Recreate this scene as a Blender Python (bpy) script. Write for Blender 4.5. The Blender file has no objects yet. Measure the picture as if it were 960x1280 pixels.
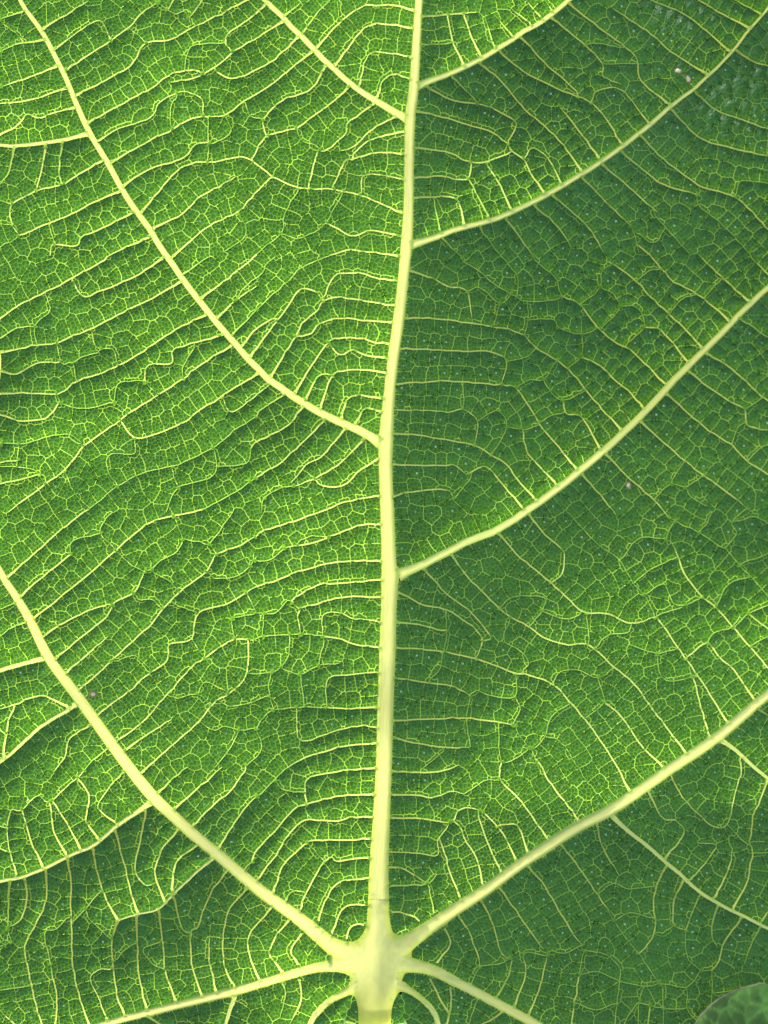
import bpy, math, random, time
import numpy as np
from mathutils import Vector, Matrix
from mathutils.geometry import delaunay_2d_cdt

T0 = time.time()
random.seed(11)
rng = np.random.default_rng(11)
PX = 0.0002                      # one unit of the leaf's drawing grid = 0.2 mm
HX, HY = 470.0, 1200.0           # the point where the stalk meets the blade
sc = bpy.context.scene
col = sc.collection

# ------------------------------------------------------------------ camera
CAM_D = 2.0
cd = bpy.data.cameras.new('camera')
cam = bpy.data.objects.new('camera', cd)
col.objects.link(cam)
TILT = math.radians(47)          # the leaf lies back: its face looks up at the sky, its underside at the ground
RX = Matrix.Rotation(-TILT, 4, 'X')
cam.matrix_world = RX @ Matrix.Translation(((480 - HX) * PX, -CAM_D, (HY - 640) * PX)) @ Matrix.Rotation(math.radians(90), 4, 'X')
cd.sensor_fit = 'VERTICAL'
cd.sensor_height = 32.0
cd.lens = 32.0 * CAM_D / (1280 * PX)
cd.clip_start = 0.01
cd.clip_end = 50
cd.dof.use_dof = True
cd.dof.focus_distance = CAM_D - 0.001
cd.dof.aperture_fstop = 9.0
sc.camera = cam

# ------------------------------------------------------------------ sky and sun
# the sun stands behind the leaf, up and to the left, and shines on its underside
SUN = (RX.to_3x3() @ Vector((-0.58, 0.245, 0.77))).normalized()      # towards the sun
elev = math.asin(SUN.z)
azim = math.atan2(SUN.x, SUN.y)
w = bpy.data.worlds.new('World')
sc.world = w
w.use_nodes = True
nt = w.node_tree
sky = nt.nodes.new('ShaderNodeTexSky')
sky.sky_type = 'NISHITA'
sky.sun_disc = False
sky.sun_elevation = elev
sky.sun_rotation = azim
sky.dust_density = 1.2
sky.ozone_density = 0.6
bg = nt.nodes['Background']
bg.inputs['Strength'].default_value = 0.15
nt.links.new(sky.outputs[0], bg.inputs['Color'])
sd = bpy.data.lights.new('sun', 'SUN')
sd.energy = 2.0
sd.angle = math.radians(1.2)
sd.color = (1.0, 0.98, 0.94)
sun = bpy.data.objects.new('sun', sd)
col.objects.link(sun)
sun.location = SUN * 3
sun.rotation_euler = SUN.to_track_quat('Z', 'Y').to_euler()

vs = sc.view_settings
vs.view_transform = 'Standard'
vs.look = 'None'
vs.exposure = 1.88
vs.gamma = 1.0
vs.use_curve_mapping = False
sc.cycles.use_denoising = True
sc.cycles.max_bounces = 8
sc.cycles.transmission_bounces = 6

# ------------------------------------------------------------------ materials
def leaf_material(name, refl, trans, tfac, rough, spec, var=0.25, vscale=60.0, bump=0.0, bscale=2500.0, tone=False, tvar=None, grad=None, rib=None):
    m = bpy.data.materials.new(name)
    m.use_nodes = True
    n, l = m.node_tree.nodes, m.node_tree.links
    n.clear()
    out = n.new('ShaderNodeOutputMaterial')
    mix = n.new('ShaderNodeMixShader')
    mix.inputs[0].default_value = tfac
    p = n.new('ShaderNodeBsdfPrincipled')
    p.inputs['Roughness'].default_value = rough
    p.inputs['Specular IOR Level'].default_value = spec
    t = n.new('ShaderNodeBsdfTranslucent')
    tc = n.new('ShaderNodeTexCoord')
    nz = n.new('ShaderNodeTexNoise')
    nz.inputs['Scale'].default_value = vscale
    nz.inputs['Detail'].default_value = 5
    nz.inputs['Roughness'].default_value = 0.6
    l.new(tc.outputs['Object'], nz.inputs['Vector'])
    fac = nz.outputs['Fac']
    if rib:                                        # lengthwise fibres, greener towards the edges of the rib
        at = n.new('ShaderNodeAttribute'); at.attribute_name = 'rib'
        l.new(at.outputs['Vector'], nz.inputs['Vector'])
        nz.inputs['Scale'].default_value = 1.0
    if tone:
        a = n.new('ShaderNodeAttribute')
        a.attribute_name = 'tone'
        ad = n.new('ShaderNodeMath'); ad.operation = 'MULTIPLY_ADD'
        ad.inputs[1].default_value = 0.45
        l.new(a.outputs['Fac'], ad.inputs[0])
        l.new(nz.outputs['Fac'], ad.inputs[2])
        fac = ad.outputs[0]
    for colr, sock, v in ((refl, p.inputs['Base Color'], var), (trans, t.inputs['Color'], var if tvar is None else tvar)):
        mp = n.new('ShaderNodeMix'); mp.data_type = 'RGBA'
        mp.inputs[6].default_value = tuple(c * (1 - v) for c in colr) + (1,)
        mp.inputs[7].default_value = tuple(min(1, c * (1 + v)) for c in colr) + (1,)
        mr = n.new('ShaderNodeMapRange')
        mr.inputs['From Min'].default_value = 0.28
        mr.inputs['From Max'].default_value = 0.72
        l.new(fac, mr.inputs['Value'])
        l.new(mr.outputs[0], mp.inputs[0])
        if rib:
            sx = n.new('ShaderNodeSeparateXYZ'); l.new(at.outputs['Vector'], sx.inputs[0])
            gr = n.new('ShaderNodeMapRange')
            gr.inputs['From Min'].default_value = 0.4; gr.inputs['From Max'].default_value = 1.15
            l.new(sx.outputs['Z'], gr.inputs['Value'])
            gm = n.new('ShaderNodeMix'); gm.data_type = 'RGBA'
            l.new(gr.outputs[0], gm.inputs[0]); l.new(mp.outputs[2], gm.inputs[6])
            gm.inputs[7].default_value = rib[0 if colr is refl else 1] + (1,)
            mp = gm
            if not grad: l.new(gm.outputs[2], sock)
        if grad:                                 # the stalk turns green away from the blade
            sx = n.new('ShaderNodeSeparateXYZ'); l.new(tc.outputs['Object'], sx.inputs[0])
            gr = n.new('ShaderNodeMapRange')
            gr.inputs['From Min'].default_value = (HY - 1222) * PX; gr.inputs['From Max'].default_value = (HY - 1290) * PX
            l.new(sx.outputs['Z'], gr.inputs['Value'])
            gm = n.new('ShaderNodeMix'); gm.data_type = 'RGBA'
            l.new(gr.outputs[0], gm.inputs[0]); l.new(mp.outputs[2], gm.inputs[6])
            gm.inputs[7].default_value = grad[0 if colr is refl else 1] + (1,)
            l.new(gm.outputs[2], sock)
        elif not rib:
            l.new(mp.outputs[2], sock)
    if bump > 0:
        b = n.new('ShaderNodeBump')
        b.inputs['Strength'].default_value = bump
        b.inputs['Distance'].default_value = PX * 1.0
        bn = n.new('ShaderNodeTexNoise')
        bn.inputs['Scale'].default_value = bscale
        bn.inputs['Detail'].default_value = 3
        l.new(at.outputs['Vector'] if rib else tc.outputs['Object'], bn.inputs['Vector'])
        l.new(bn.outputs['Fac'], b.inputs['Height'])
        l.new(b.outputs[0], p.inputs['Normal'])
    l.new(p.outputs[0], mix.inputs[1])
    l.new(t.outputs[0], mix.inputs[2])
    l.new(mix.outputs[0], out.inputs['Surface'])
    return m

M_BLADE = leaf_material('leaf_blade_green', (0.049, 0.166, 0.031), (0.045, 0.155, 0.0002), 0.5, 0.45, 0.28, 0.18, 45, 0.5, 2600, tone=True, tvar=0.24)
M_FINE = leaf_material('veinlet_fine', (0.052, 0.172, 0.036), (0.145, 0.36, 0.003), 0.52, 0.45, 0.28, 0.15, 90)
M_MID = leaf_material('veinlet_middle', (0.054, 0.175, 0.040), (0.24, 0.51, 0.014), 0.56, 0.45, 0.28, 0.15, 90)
M_NET = leaf_material('veinlet_net', (0.062, 0.190, 0.052), (0.50, 0.86, 0.09), 0.64, 0.45, 0.28, 0.12, 90)
M_LINK = leaf_material('link_vein_pale', (0.075, 0.210, 0.070), (0.62, 0.95, 0.16), 0.68, 0.45, 0.28, 0.10, 90)
M_CROSS = leaf_material('cross_vein_pale', (0.10, 0.25, 0.080), (0.74, 1.0, 0.24), 0.76, 0.45, 0.28, 0.10, 90)
M_SIDE = leaf_material('side_vein_pale', (0.50, 0.63, 0.21), (0.86, 1.0, 0.30), 0.60, 0.5, 0.25, 0.10, 120, 0.4, 1, rib=((0.24, 0.40, 0.05), (0.58, 0.88, 0.06)))
M_MAIN = leaf_material('main_vein_pale', (0.56, 0.64, 0.22), (0.86, 0.96, 0.31), 0.52, 0.5, 0.2, 0.12, 140, 0.6, 1, rib=((0.38, 0.50, 0.05), (0.70, 0.88, 0.06)))
M_STALK = leaf_material('stalk_green', (0.56, 0.64, 0.22), (0.86, 0.96, 0.31), 0.52, 0.5, 0.2, 0.12, 140, 0.6, 1, rib=((0.38, 0.50, 0.05), (0.70, 0.88, 0.06)), grad=((0.40, 0.47, 0.09), (0.72, 0.80, 0.15)))
M_STALKLOW = leaf_material('stalk_low_green', (0.40, 0.47, 0.09), (0.84, 0.93, 0.20), 0.66, 0.5, 0.2, 0.12, 140, 0.5, 1, rib=((0.46, 0.55, 0.12), (0.86, 0.97, 0.22)))
M_HAIR = leaf_material('vein_hair', (0.50, 0.68, 0.12), (0.9, 1.0, 0.2), 0.4, 0.6, 0.2, 0.15, 300)
M_SPECK = leaf_material('pale_speck', (0.46, 0.60, 0.28), (0.6, 0.8, 0.3), 0.2, 0.5, 0.4, 0.2, 300)
M_SPOT = leaf_material('blemish_cream', (0.62, 0.52, 0.30), (0.9, 0.7, 0.45), 0.1, 0.6, 0.3, 0.2, 900)
M_RING = leaf_material('blemish_tan', (0.30, 0.22, 0.06), (0.55, 0.42, 0.04), 0.4, 0.6, 0.3, 0.3, 900)
M_TIP = leaf_material('small_leaf_green', (0.13, 0.235, 0.035), (0.12, 0.36, 0.02), 0.2, 0.5, 0.25, 0.5, 160, 0.9, 900, tone=True)
M_TIPM = leaf_material('small_leaf_margin', (0.42, 0.34, 0.16), (0.7, 0.6, 0.2), 0.35, 0.5, 0.3, 0.3, 300)

# ------------------------------------------------------------------ the venation, drawn on the leaf's own grid
# class 1: midrib and main veins; each entry is a list of (x, y, half width)
MAIN = [
 ('midrib', [(535,-150,3),(530,-70,4),(523.5,0,4.6),(518,100,6),(513,143,6.6),(511.5,200,6),(510.5,260,6.2),(508,305,7),(503.5,353,6.6),(498,400,7),
   (490.7,453,6.8),(486,500,7.4),(482.5,547,9),(482,587,8.5),(484,640,8.7),(486,700,9.3),(487.3,722,10.5),(486,760,9.8),(484.5,810,10.2),(482,880,10),(479.8,960,10),
   (477,1020,10.6),(474,1080,11.8),(473,1140,13),(473,1165,15.5),(472,1185,19)]),
 ('main_vein', [(440,1197,15),(413,1183,10),(373,1150,8.2),(323,1113,7.5),(273,1071,7),(240,1044,7),(217,1023,7),(190,997,7.4),(160,960,7),(133,923,6.8),(97,873,6.6),(60,823,6),(37,777,5.4),(17,743,4.6),(2,720,4.2),(-40,645,3.6),(-90,560,2.6),(-140,470,1.6)]),
 ('main_vein', [(495,1190,15),(512,1178,10),(540,1159,8),(573,1136,7.4),(607,1114,6.6),(647,1084,6.4),(687,1057,6.8),(723,1034,6.6),(763,1013,7),(800,987,6.6),(837,960,6.4),(893,921,6.2),(940,880,5.8),(960,863,5.5),(1000,830,5),(1060,778,4),(1120,720,2.6)]),
 ('main_vein', [(445,1207,13),(425,1209,8),(400,1211,6),(373,1217,5.2),(323,1231,5),(290,1240,5.2),(240,1252,4.6),(187,1265,4.2),(147,1275,4),(100,1289,3.6),(40,1308,3),(-40,1330,2.4),(-110,1350,1.8)]),
 ('main_vein', [(490,1205,13),(512,1208,8.5),(540,1214,6.6),(573,1230,5.6),(600,1243,5.4),(627,1257,5.4),(660,1274,5),(700,1298,4.4),(760,1340,3.6),(830,1390,2.6)]),
 ('main_vein', [(452,1230,6),(437,1240,4.4),(413,1253,3.6),(397,1267,3.3),(388,1280,3),(380,1305,2.6),(378,1345,2)]),
 ('main_vein', [(490,1228,6),(507,1237,4),(523,1247,3.2),(540,1263,2.9),(548,1280,2.7),(556,1310,2.3),(560,1350,1.8)]),
]
SIDE = [
 [(480,556,5),(473,552,5.4),(447,537,5),(400,515,4.6),(363,493,4.4),(323,462,4),(288,423,3.9),(255,384,3.8),(227,347,3.6),(207,318,3.6),(187,287,3.6),(153,237,3.5),(133,200,3.4),(110,163,3.5),(90,117,3),(72,77,2.9),(50,37,2.8),(25,0,2.7),(5,-40,2.5),(-25,-110,2)],
 [(512,148,4),(508,145,4.3),(467,122,3.8),(433,98,3.4),(393,60,3.3),(357,23,3.1),(333,0,3),(308,-27,2.7),(260,-90,2)],
 [(520,105,3.4),(528,102,3.8),(567,87,3.3),(600,72,3.2),(640,47,3.1),(677,25,3),(710,0,2.8),(745,-32,2.5),(800,-95,1.8)],
 [(513,305,3.6),(520,302,4),(567,287,3.6),(633,267,3.4),(693,238,3.3),(750,203,3.1),(800,167,3),(827,143,2.8),(863,115,2.3),(893,87,1.9),(917,63,1.7),(940,33,1.6),(960,8,1.5),(985,-30,1.4),(1015,-95,1.2)],
 [(492,722,6.5),(500,718,6.2),(530,705,5),(580,680,4.6),(623,661,4.6),(660,637,4.5),(707,602,4.6),(750,567,4.5),(790,530,4.2),(830,488,4.2),(873,443,3.9),(907,410,3.7),(933,382,3.5),(960,357,3.3),(990,325,3),(1050,255,2.3),(1110,180,1.6)],
 [(110,166,2.4),(83,173,2.3),(50,178,2.2),(17,181,2),(0,180,2),(-50,176,1.8),(-120,160,1.4)],
 [(62,822,3),(55,823,2.8),(27,830,2.6),(0,838,2.5),(-45,852,2.2),(-120,885,1.6)],
 [(97,879,2.4),(93,882,2.3),(67,898,2.1),(40,917,2),(13,943,1.9),(0,953,1.8),(-40,985,1.6),(-110,1040,1.3)],
 [(190,1003,3),(183,1007,2.8),(147,1033,2.5),(117,1057,2.4),(83,1072,2.2),(53,1087,2.1),(23,1097,2),(0,1102,2),(-50,1113,1.8),(-120,1140,1.4)],
 [(266,1075,1.7),(262,1078,1.6),(240,1095,1.4),(217,1118,1.3),(197,1137,1.2),(170,1144,1.1),(147,1151,1.0)],
 [(761,1015,3.2),(767,1022,2.6),(787,1040,2.2),(813,1060,2),(840,1083,2),(873,1112,1.9),(907,1132,1.8),(940,1148,1.8),(960,1157,1.7),(1010,1180,1.5),(1090,1225,1.2)],
 [(893,918,2.8),(897,923,2.4),(920,938,2),(943,960,1.8),(960,973,1.7),(1005,1003,1.5),(1080,1060,1.2)],
 [(293,1241,2.6),(292,1250,2.2),(288,1262,2),(282,1280,1.8),(274,1310,1.6),(268,1360,1.3)],
 [(446,1240,2.4),(440,1252,1.9),(433,1267,1.6),(430,1280,1.5),(429,1320,1.3)],
 [(494,1240,2.2),(501,1251,1.8),(506,1268,1.5),(508,1282,1.4),(509,1320,1.2)],
 [(0,-40,2.0),(-60,10,2),(-80,60,1.8)],
 [(-45,560,2.0),(-20,520,2.2),(-4,480,2.3),(-6,430,2.0),(-30,370,1.7),(-90,310,1.4)],
]
# class 3: the ladder of cross veins, zone by zone (origin of the zone; points at a third of a grid unit)
CROSS = {
(260,0): [
 [(725,790),(640,755),(560,725),(460,705),(345,700),(240,655),(155,595),(100,585),(20,605),(-60,608),(-130,650),(-250,790)],
 [(275,75),(190,130),(95,190),(20,250),(-60,290),(-140,305)],[(220,5),(140,75),(75,120),(65,160),(95,190)],
 [(390,185),(310,250),(240,310),(135,375),(65,425),(0,435)],[(340,125),(250,215),(190,250),(95,290),(20,260)],
 [(530,315),(450,390),(405,420),(330,475),(215,510),(165,590)],[(615,385),(530,450),(510,500),(440,560),(410,570),(375,690)],
 [(440,240),(380,330),(280,370),(210,440),(215,510)],[(700,430),(610,480),(550,540),(500,560)],[(735,570),(640,565),(560,585),(510,605),(465,700)],
 [(735,485),(660,500),(590,530),(510,605)],[(735,665),(640,650),(580,655),(575,730)],
 [(285,50),(350,0)],[(350,120),(400,50),(450,0)],[(410,165),(480,90),(540,40),(590,10)],[(475,235),(540,150),(590,95),(640,80),(700,85),(775,95)],
 [(570,305),(590,220),(620,190),(690,190),(765,205)],[(635,350),(660,290),(700,270),(760,285)],[(485,0),(490,60),(480,90)],[(775,30),(700,12),(620,10),(590,10)],
 [(240,655),(180,715),(110,790),(0,845),(-125,950)],[(345,700),(290,790),(270,870),(180,950)],[(270,870),(330,890),(400,865),(440,830),(500,730)],
 [(155,595),(120,585),(10,605),(0,540),(0,435)],[(720,955),(600,940),(520,935),(440,960)],[(720,880),(610,860),(540,880),(440,830)],[(110,790),(140,850),(130,890),(60,940)],
 [(330,475),(350,520),(400,540),(440,560)],[(60,425),(85,490),(10,540)],[(135,375),(160,430),(210,440)],
],
(0,0): [
 [(155,105),(240,55),(330,0)],[(240,262),(390,165),(480,100),(530,45),(590,5)],[(280,355),(410,290),(490,240),(545,160),(640,145),(720,100),(820,50),(910,0)],
 [(330,455),(450,390),(560,330),(630,280),(700,262),(800,258),(870,195),(960,150)],[(415,605),(530,540),(630,490),(720,440),(830,425),(900,385),(960,350)],
 [(465,690),(560,630),(680,590),(740,535),(830,530),(880,490)],[(565,855),(680,800),(750,735),(830,690),(880,660)],[(630,950),(760,865),(880,790),(960,700)],
 [(190,190),(330,90),(380,80),(410,140)],[(800,258),(880,290),(960,260)],[(360,530),(440,480),(560,440),(600,380),(680,340),(750,365),(760,425)],
 [(545,155),(480,100)],[(590,5),(650,45),(690,40),(720,100)],[(690,262),(700,200),(730,165),(850,160),(870,195)],[(640,490),(640,400),(680,340)],
 [(145,150),(70,160),(0,190)],[(200,250),(100,290),(0,325)],[(240,330),(120,370),(20,385),(-30,390)],[(280,400),(200,420),(150,440),(100,430),(60,470),(0,500)],
 [(380,600),(280,660),(230,690),(130,715),(45,765),(40,840),(70,880)],[(445,715),(350,755),(270,800),(180,835),(70,885),(0,925),(-40,950)],[(560,885),(480,920),(400,960)],
 [(500,790),(400,845),(310,885),(285,920),(200,915),(185,960)],[(170,545),(150,650),(130,715)],[(50,545),(30,640),(-10,700)],[(-20,745),(45,765)],[(-20,840),(40,840)],[(85,40),(0,70)],
 [(230,545),(220,640),(230,690)],[(180,835),(205,915)],
],
(500,0): [
 [(80,50),(200,45),(290,40)],[(240,50),(270,130),(305,205)],[(180,60),(200,150),(240,235)],[(320,60),(355,170)],[(360,55),(430,135)],[(410,20),(490,80)],[(470,-10),(530,60)],[(550,0),(575,40)],
 [(75,155),(180,155),(200,150)],[(105,320),(200,370),(290,385),(345,400)],[(190,275),(280,365)],[(305,235),(380,300),(470,410),(540,470),(610,540),(680,640)],[(375,185),(450,255),(550,310),(610,340),(715,385),(780,460),(825,535)],
 [(460,140),(560,250),(610,290),(690,370)],[(345,400),(435,460),(405,540),(465,600),(500,660),(540,720)],[(70,410),(150,430),(260,465),(340,490),(405,540)],
 [(55,545),(180,565),(250,600),(320,605),(405,575)],[(320,605),(370,680),(415,780)],[(55,660),(150,655),(230,670),(260,660),(270,600)],[(55,735),(190,735),(230,780),(240,845)],
 [(435,460),(470,425),(540,470)],[(720,385),(740,340),(830,340),(930,465)],[(465,600),(500,555),(560,600),(605,690)],[(600,400),(640,450),(750,600)],[(260,670),(330,800)],[(120,700),(150,860)],
 [(160,890),(230,960)],[(300,850),(380,960)],[(400,820),(500,960)],[(505,770),(590,850),(640,930)],[(580,740),(700,850),(760,950)],[(680,665),(780,770),(860,850)],[(760,620),(870,720),(960,800)],
],
(640,0): [
 [(160,70),(270,160),(340,240),(345,290),(420,330),(510,465)],[(240,30),(340,110),(460,210),(480,300),(590,400)],[(380,30),(520,130),(610,210),(720,280)],[(500,-10),(660,70),(800,190)],[(660,-20),(770,50),(880,110)],[(800,-10),(930,60)],
 [(300,160),(380,170),(460,210)],[(340,240),(450,240)],
 [(280,660),(350,770),(440,850),(470,950)],[(340,615),(430,710),(510,790),(570,860),(660,960)],[(400,565),(500,650),(570,700),(700,740)],[(480,510),(560,600),(650,670),(710,710),(830,750),(940,860),(1000,920)],
 [(600,420),(690,520),(800,560),(880,580),(960,600)],[(680,350),(760,420),(860,460),(960,500)],[(840,200),(900,240),(1000,270)],[(160,730),(280,850),(360,950)],
 [(830,750),(850,690),(960,700)],[(440,850),(520,915),(570,860)],[(710,710),(690,770),(780,850),(880,960)],
],
(0,320): [
 [(415,0),(350,35),(260,85),(165,135),(80,175),(0,230)],[(600,10),(530,60),(470,90),(370,130),(310,150),(270,90)],[(670,95),(590,145),(500,190),(430,225),(330,275),(265,300),(210,325),(130,335),(0,360)],
 [(765,220),(680,260),(600,310),(520,365),(440,410),(370,440),(285,470),(215,515),(120,512),(0,515)],[(855,340),(760,400),(680,460),(590,520),(480,590),(400,650),(315,710),(240,800),(160,860),(80,920),(30,960)],
 [(960,440),(880,490),(800,545),(740,580),(690,620),(590,665),(505,680),(455,625)],[(960,600),(880,650),(800,715),(680,775),(640,788),(530,815),(435,865),(380,910),(330,950)],
 [(215,515),(230,550),(290,570),(360,565),(425,550),(480,590)],[(425,550),(440,480),(500,465),(545,470)],[(840,290),(740,320),(650,350),(640,400),(555,410),(545,470),(590,520)],
 [(0,700),(70,705),(130,690),(180,675),(260,672),(315,710)],[(220,545),(190,590),(150,615),(70,615),(0,595)],[(0,790),(60,790),(130,805),(165,855)],[(240,810),(280,890),(330,945)],
 [(500,680),(500,740),(410,745),(400,800),(440,860)],[(340,270),(360,340),(420,350),(440,410)],[(165,135),(185,200),(130,260),(135,335)],[(960,830),(880,885),(760,950)],
 [(800,715),(810,790),(780,835),(665,870),(620,960)],[(640,788),(665,870)],[(810,790),(920,775),(940,720)],[(0,305),(60,270),(130,260)],[(210,325),(230,400),(270,400),(285,470)],[(270,400),(330,370),(420,350)],
 [(690,60),(780,0)],[(750,155),(840,90),(940,10)],[(810,230),(900,150),(960,110)],[(865,295),(960,200)],
 [(0,430),(60,440),(140,400),(230,400)],[(530,365),(550,410)],[(680,460),(690,400),(740,320)],[(60,790),(70,700)],
],
(260,320): [
 [(0,130),(100,60),(160,0)],[(30,230),(130,120),(200,60),(215,30),(250,0)],[(85,295),(160,220),(220,160),(300,90),(350,40),(440,0)],[(155,375),(210,300),(280,210),(340,125),(400,130),(430,165)],
 [(240,440),(320,310),(360,240),(410,200),(430,165),(490,150),(560,160),(690,180)],[(325,510),(380,420),(450,320),(500,305),(560,305),(620,318),(670,325)],[(420,570),(440,500),(475,440),(530,425),(600,425),(665,435)],
 [(500,605),(520,540),(560,520),(600,525),(650,530)],[(310,75),(340,125)],[(715,90),(640,80),(560,60),(470,75),(430,165)],[(700,245),(600,240),(500,230),(420,250),(380,290),(330,300)],[(675,380),(590,370),(540,350),(490,365),(450,320)],
 [(365,535),(410,450),(475,440)],[(125,335),(180,270),(280,210)],[(560,610),(590,570),(645,580)],
 [(80,335),(0,390)],[(175,435),(100,490),(50,520),(0,550)],[(280,520),(190,580),(130,635),(60,690),(0,725)],[(345,575),(290,640),(190,690),(160,715),(145,775),(180,820)],[(430,620),(350,700),(270,775),(190,825),(110,880),(0,940)],
 [(505,655),(430,745),(370,780),(310,850)],[(570,700),(500,770),(415,825),(330,860),(270,870),(210,910),(200,955)],[(635,760),(560,810),(520,850),(470,865),(415,855),(415,825)],
 [(20,715),(30,790),(145,775)],[(30,790),(0,840)],[(160,850),(205,910)],[(225,480),(130,560),(80,580),(50,520)],
],
(480,320): [
 [(100,50),(180,80),(240,110),(310,130),(330,230)],[(75,230),(180,230),(260,240),(330,250),(410,265),(470,275),(525,300),(570,345),(640,390),(690,430),(750,500),(800,560),(890,660)],
 [(65,345),(200,350),(290,355),(400,360),(460,395),(440,480)],[(50,478),(150,472),(230,468),(350,475),(430,485),(490,495),(540,560),(590,640),(630,690),(720,800)],[(45,575),(170,580),(240,585),(300,575),(350,620),(340,710)],
 [(40,665),(130,670),(240,690),(340,710),(400,745),(460,785),(510,850),(565,910)],[(40,780),(150,785),(260,785),(310,820)],[(40,900),(100,885),(230,875),(265,910)],[(265,0),(350,50),(410,100),(480,145),(535,170),(640,165),(665,150)],
 [(545,0),(600,45),(645,90),(665,150),(730,185),(800,275),(860,325),(910,350),(960,395),(1055,490)],[(535,170),(540,240),(525,300)],[(540,240),(630,240),(660,275),(740,295),(800,275)],[(740,295),(735,380),(690,420)],
 [(490,495),(545,465),(595,465),(640,400)],[(595,465),(630,520),(670,540),(750,510)],[(735,380),(800,410),(850,460),(900,500),(970,575)],[(310,130),(365,120),(435,175),(480,145)],[(435,175),(410,265)],[(300,575),(295,470)],
 [(460,395),(530,380),(570,345)],[(730,185),(800,130),(815,60),(855,35)],[(460,640),(520,650),(580,635)],[(350,620),(420,580),(460,625),(440,690),(400,745)],[(815,125),(860,150),(880,200),(810,275)],[(670,540),(680,590),(740,610),(810,730)],
 [(520,650),(540,740),(650,860)],[(310,820),(380,790),(440,850),(520,945)],[(500,145),(500,80),(460,20)],[(265,910),(330,825)],[(580,635),(620,600),(680,590)],
],
(640,320): [
 [(690,0),(780,90),(880,180)],[(510,0),(560,60),(600,100),(700,160),(810,255)],[(360,20),(460,100),(520,165),(610,250),(710,355)],[(870,0),(950,80)],[(330,275),(400,200),(465,200),(490,270),(430,330)],[(465,200),(520,165)],
 [(490,270),(560,290),(650,400)],[(460,100),(510,60),(560,60)],[(600,200),(640,160),(700,160)],[(335,60),(330,130),(380,150)],[(780,90),(740,130)],
 [(860,255),(960,320)],[(730,375),(800,420),(870,480),(920,530),(1000,580)],[(585,530),(650,590),(720,650),(810,710),(870,770),(960,830),(1010,870)],[(480,625),(560,700),(640,770),(720,830),(800,890),(870,950)],[(360,755),(430,830),(520,910),(580,980)],
 [(265,825),(330,900),(385,970)],[(660,440),(720,490),(800,545),(860,580),(870,640),(960,660)],[(810,710),(840,640),(870,640)],[(870,770),(920,720),(990,700)],[(860,580),(920,540)],[(530,910),(580,860),(640,870),(660,900),(720,940)],
 [(580,860),(640,770)],[(640,870),(700,830)],[(880,390),(960,430)],
],
(0,640): [
 [(25,245),(110,170),(185,100),(260,40),(310,0),(330,-10)],[(120,400),(200,340),(260,290),(330,235),(430,145),(510,75),(560,40),(620,20),(700,5),(790,-20)],[(205,550),(290,480),(390,400),(430,340),(500,300),(540,220)],
 [(295,665),(350,620),(430,545),(500,480),(560,425),(605,370),(670,300),(770,225),(810,160),(900,125),(960,90)],[(360,765),(430,710),(490,665),(550,610),(620,560),(635,500),(715,475),(740,380),(850,345),(910,310),(960,280)],
 [(430,865),(530,790),(620,690),(710,590),(765,550),(830,505),(880,480),(960,485)],[(550,960),(640,880),(740,790),(800,720),(860,680),(920,610),(930,490)],[(430,145),(490,200),(555,220),(600,180),(660,150),(680,100),(655,25)],
 [(555,220),(630,260),(670,300)],[(435,145),(375,80),(390,30),(420,0)],[(680,100),(780,125),(810,160)],[(780,125),(850,30),(870,0)],[(500,300),(520,330),(570,330),(605,370)],[(715,475),(765,550)],[(650,345),(740,380)],[(260,160),(270,110),(370,80)],
 [(70,320),(150,250),(260,160)],[(635,670),(660,700),(740,685),(780,720)],[(745,790),(800,820),(840,805),(895,820),(960,815)],[(895,820),(860,890),(805,960)],[(775,220),(810,250),(900,235),(960,170)],[(740,685),(770,640),(860,680)],
 [(45,345),(0,365)],[(105,410),(50,430),(0,465)],[(400,890),(340,940),(310,975)],[(340,800),(260,850),(240,920),(200,975)],[(440,560),(500,540),(560,590)],[(250,600),(330,530),(400,470)],[(460,900),(560,830),(640,780)],
 [(140,480),(230,420),(330,370),(430,340)],[(0,740),(60,720),(150,690),(250,730)],[(10,900),(30,790),(60,720)],
],
(240,640): [
 [(90,160),(180,120),(270,70),(380,35),(480,0),(580,-40),(700,-62)],[(710,45),(640,48),(570,70),(470,110),(370,130),(350,135)],[(710,185),(620,185),(530,190),(460,205),(380,230),(350,245),(270,270),(200,300),(130,335),(20,385)],[(710,320),(640,320),(590,318),(520,330),(470,345),(400,370),(405,460)],
 [(705,415),(640,405),(600,400),(550,380),(490,390),(490,468)],[(700,510),(620,500),(560,480),(490,468),(410,460),(270,468),(160,485),(100,510),(45,548),(0,590)],[(700,605),(620,610),(510,630),(505,735)],[(695,735),(600,740),(510,738),(420,735),(305,745),(260,780),(235,815),(180,820)],
 [(690,870),(620,875),(540,890),(450,915),(400,935),(360,960)],[(690,810),(620,805),(520,830),(405,860),(390,740)],[(200,600),(150,670),(90,710),(40,760),(0,800)],[(205,485),(200,600),(300,600),(330,585)],[(300,600),(285,650),(290,690),(305,745)],[(45,548),(85,600)],
 [(330,590),(360,540),(365,470)],[(330,590),(405,610),(470,580),(550,570)],[(405,610),(420,735)],[(0,115),(60,120),(90,160),(60,215),(0,270)],[(145,0),(60,120)],[(60,215),(100,245),(200,220),(205,190),(290,180),(350,135),(450,90),(470,110)],
 [(20,385),(0,480),(45,548)],[(115,800),(180,820),(140,885),(90,950)],[(150,400),(240,380),(310,380),(360,335),(400,370)],[(130,340),(160,485)],[(175,125),(205,190)],[(260,470),(265,400),(240,380)],[(235,815),(260,870),(250,910),(200,955)],
 [(710,255),(540,270),(470,275),(360,335)],[(290,690),(160,730),(90,710)],[(500,470),(470,580)],[(200,300),(240,380)],
],
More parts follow.
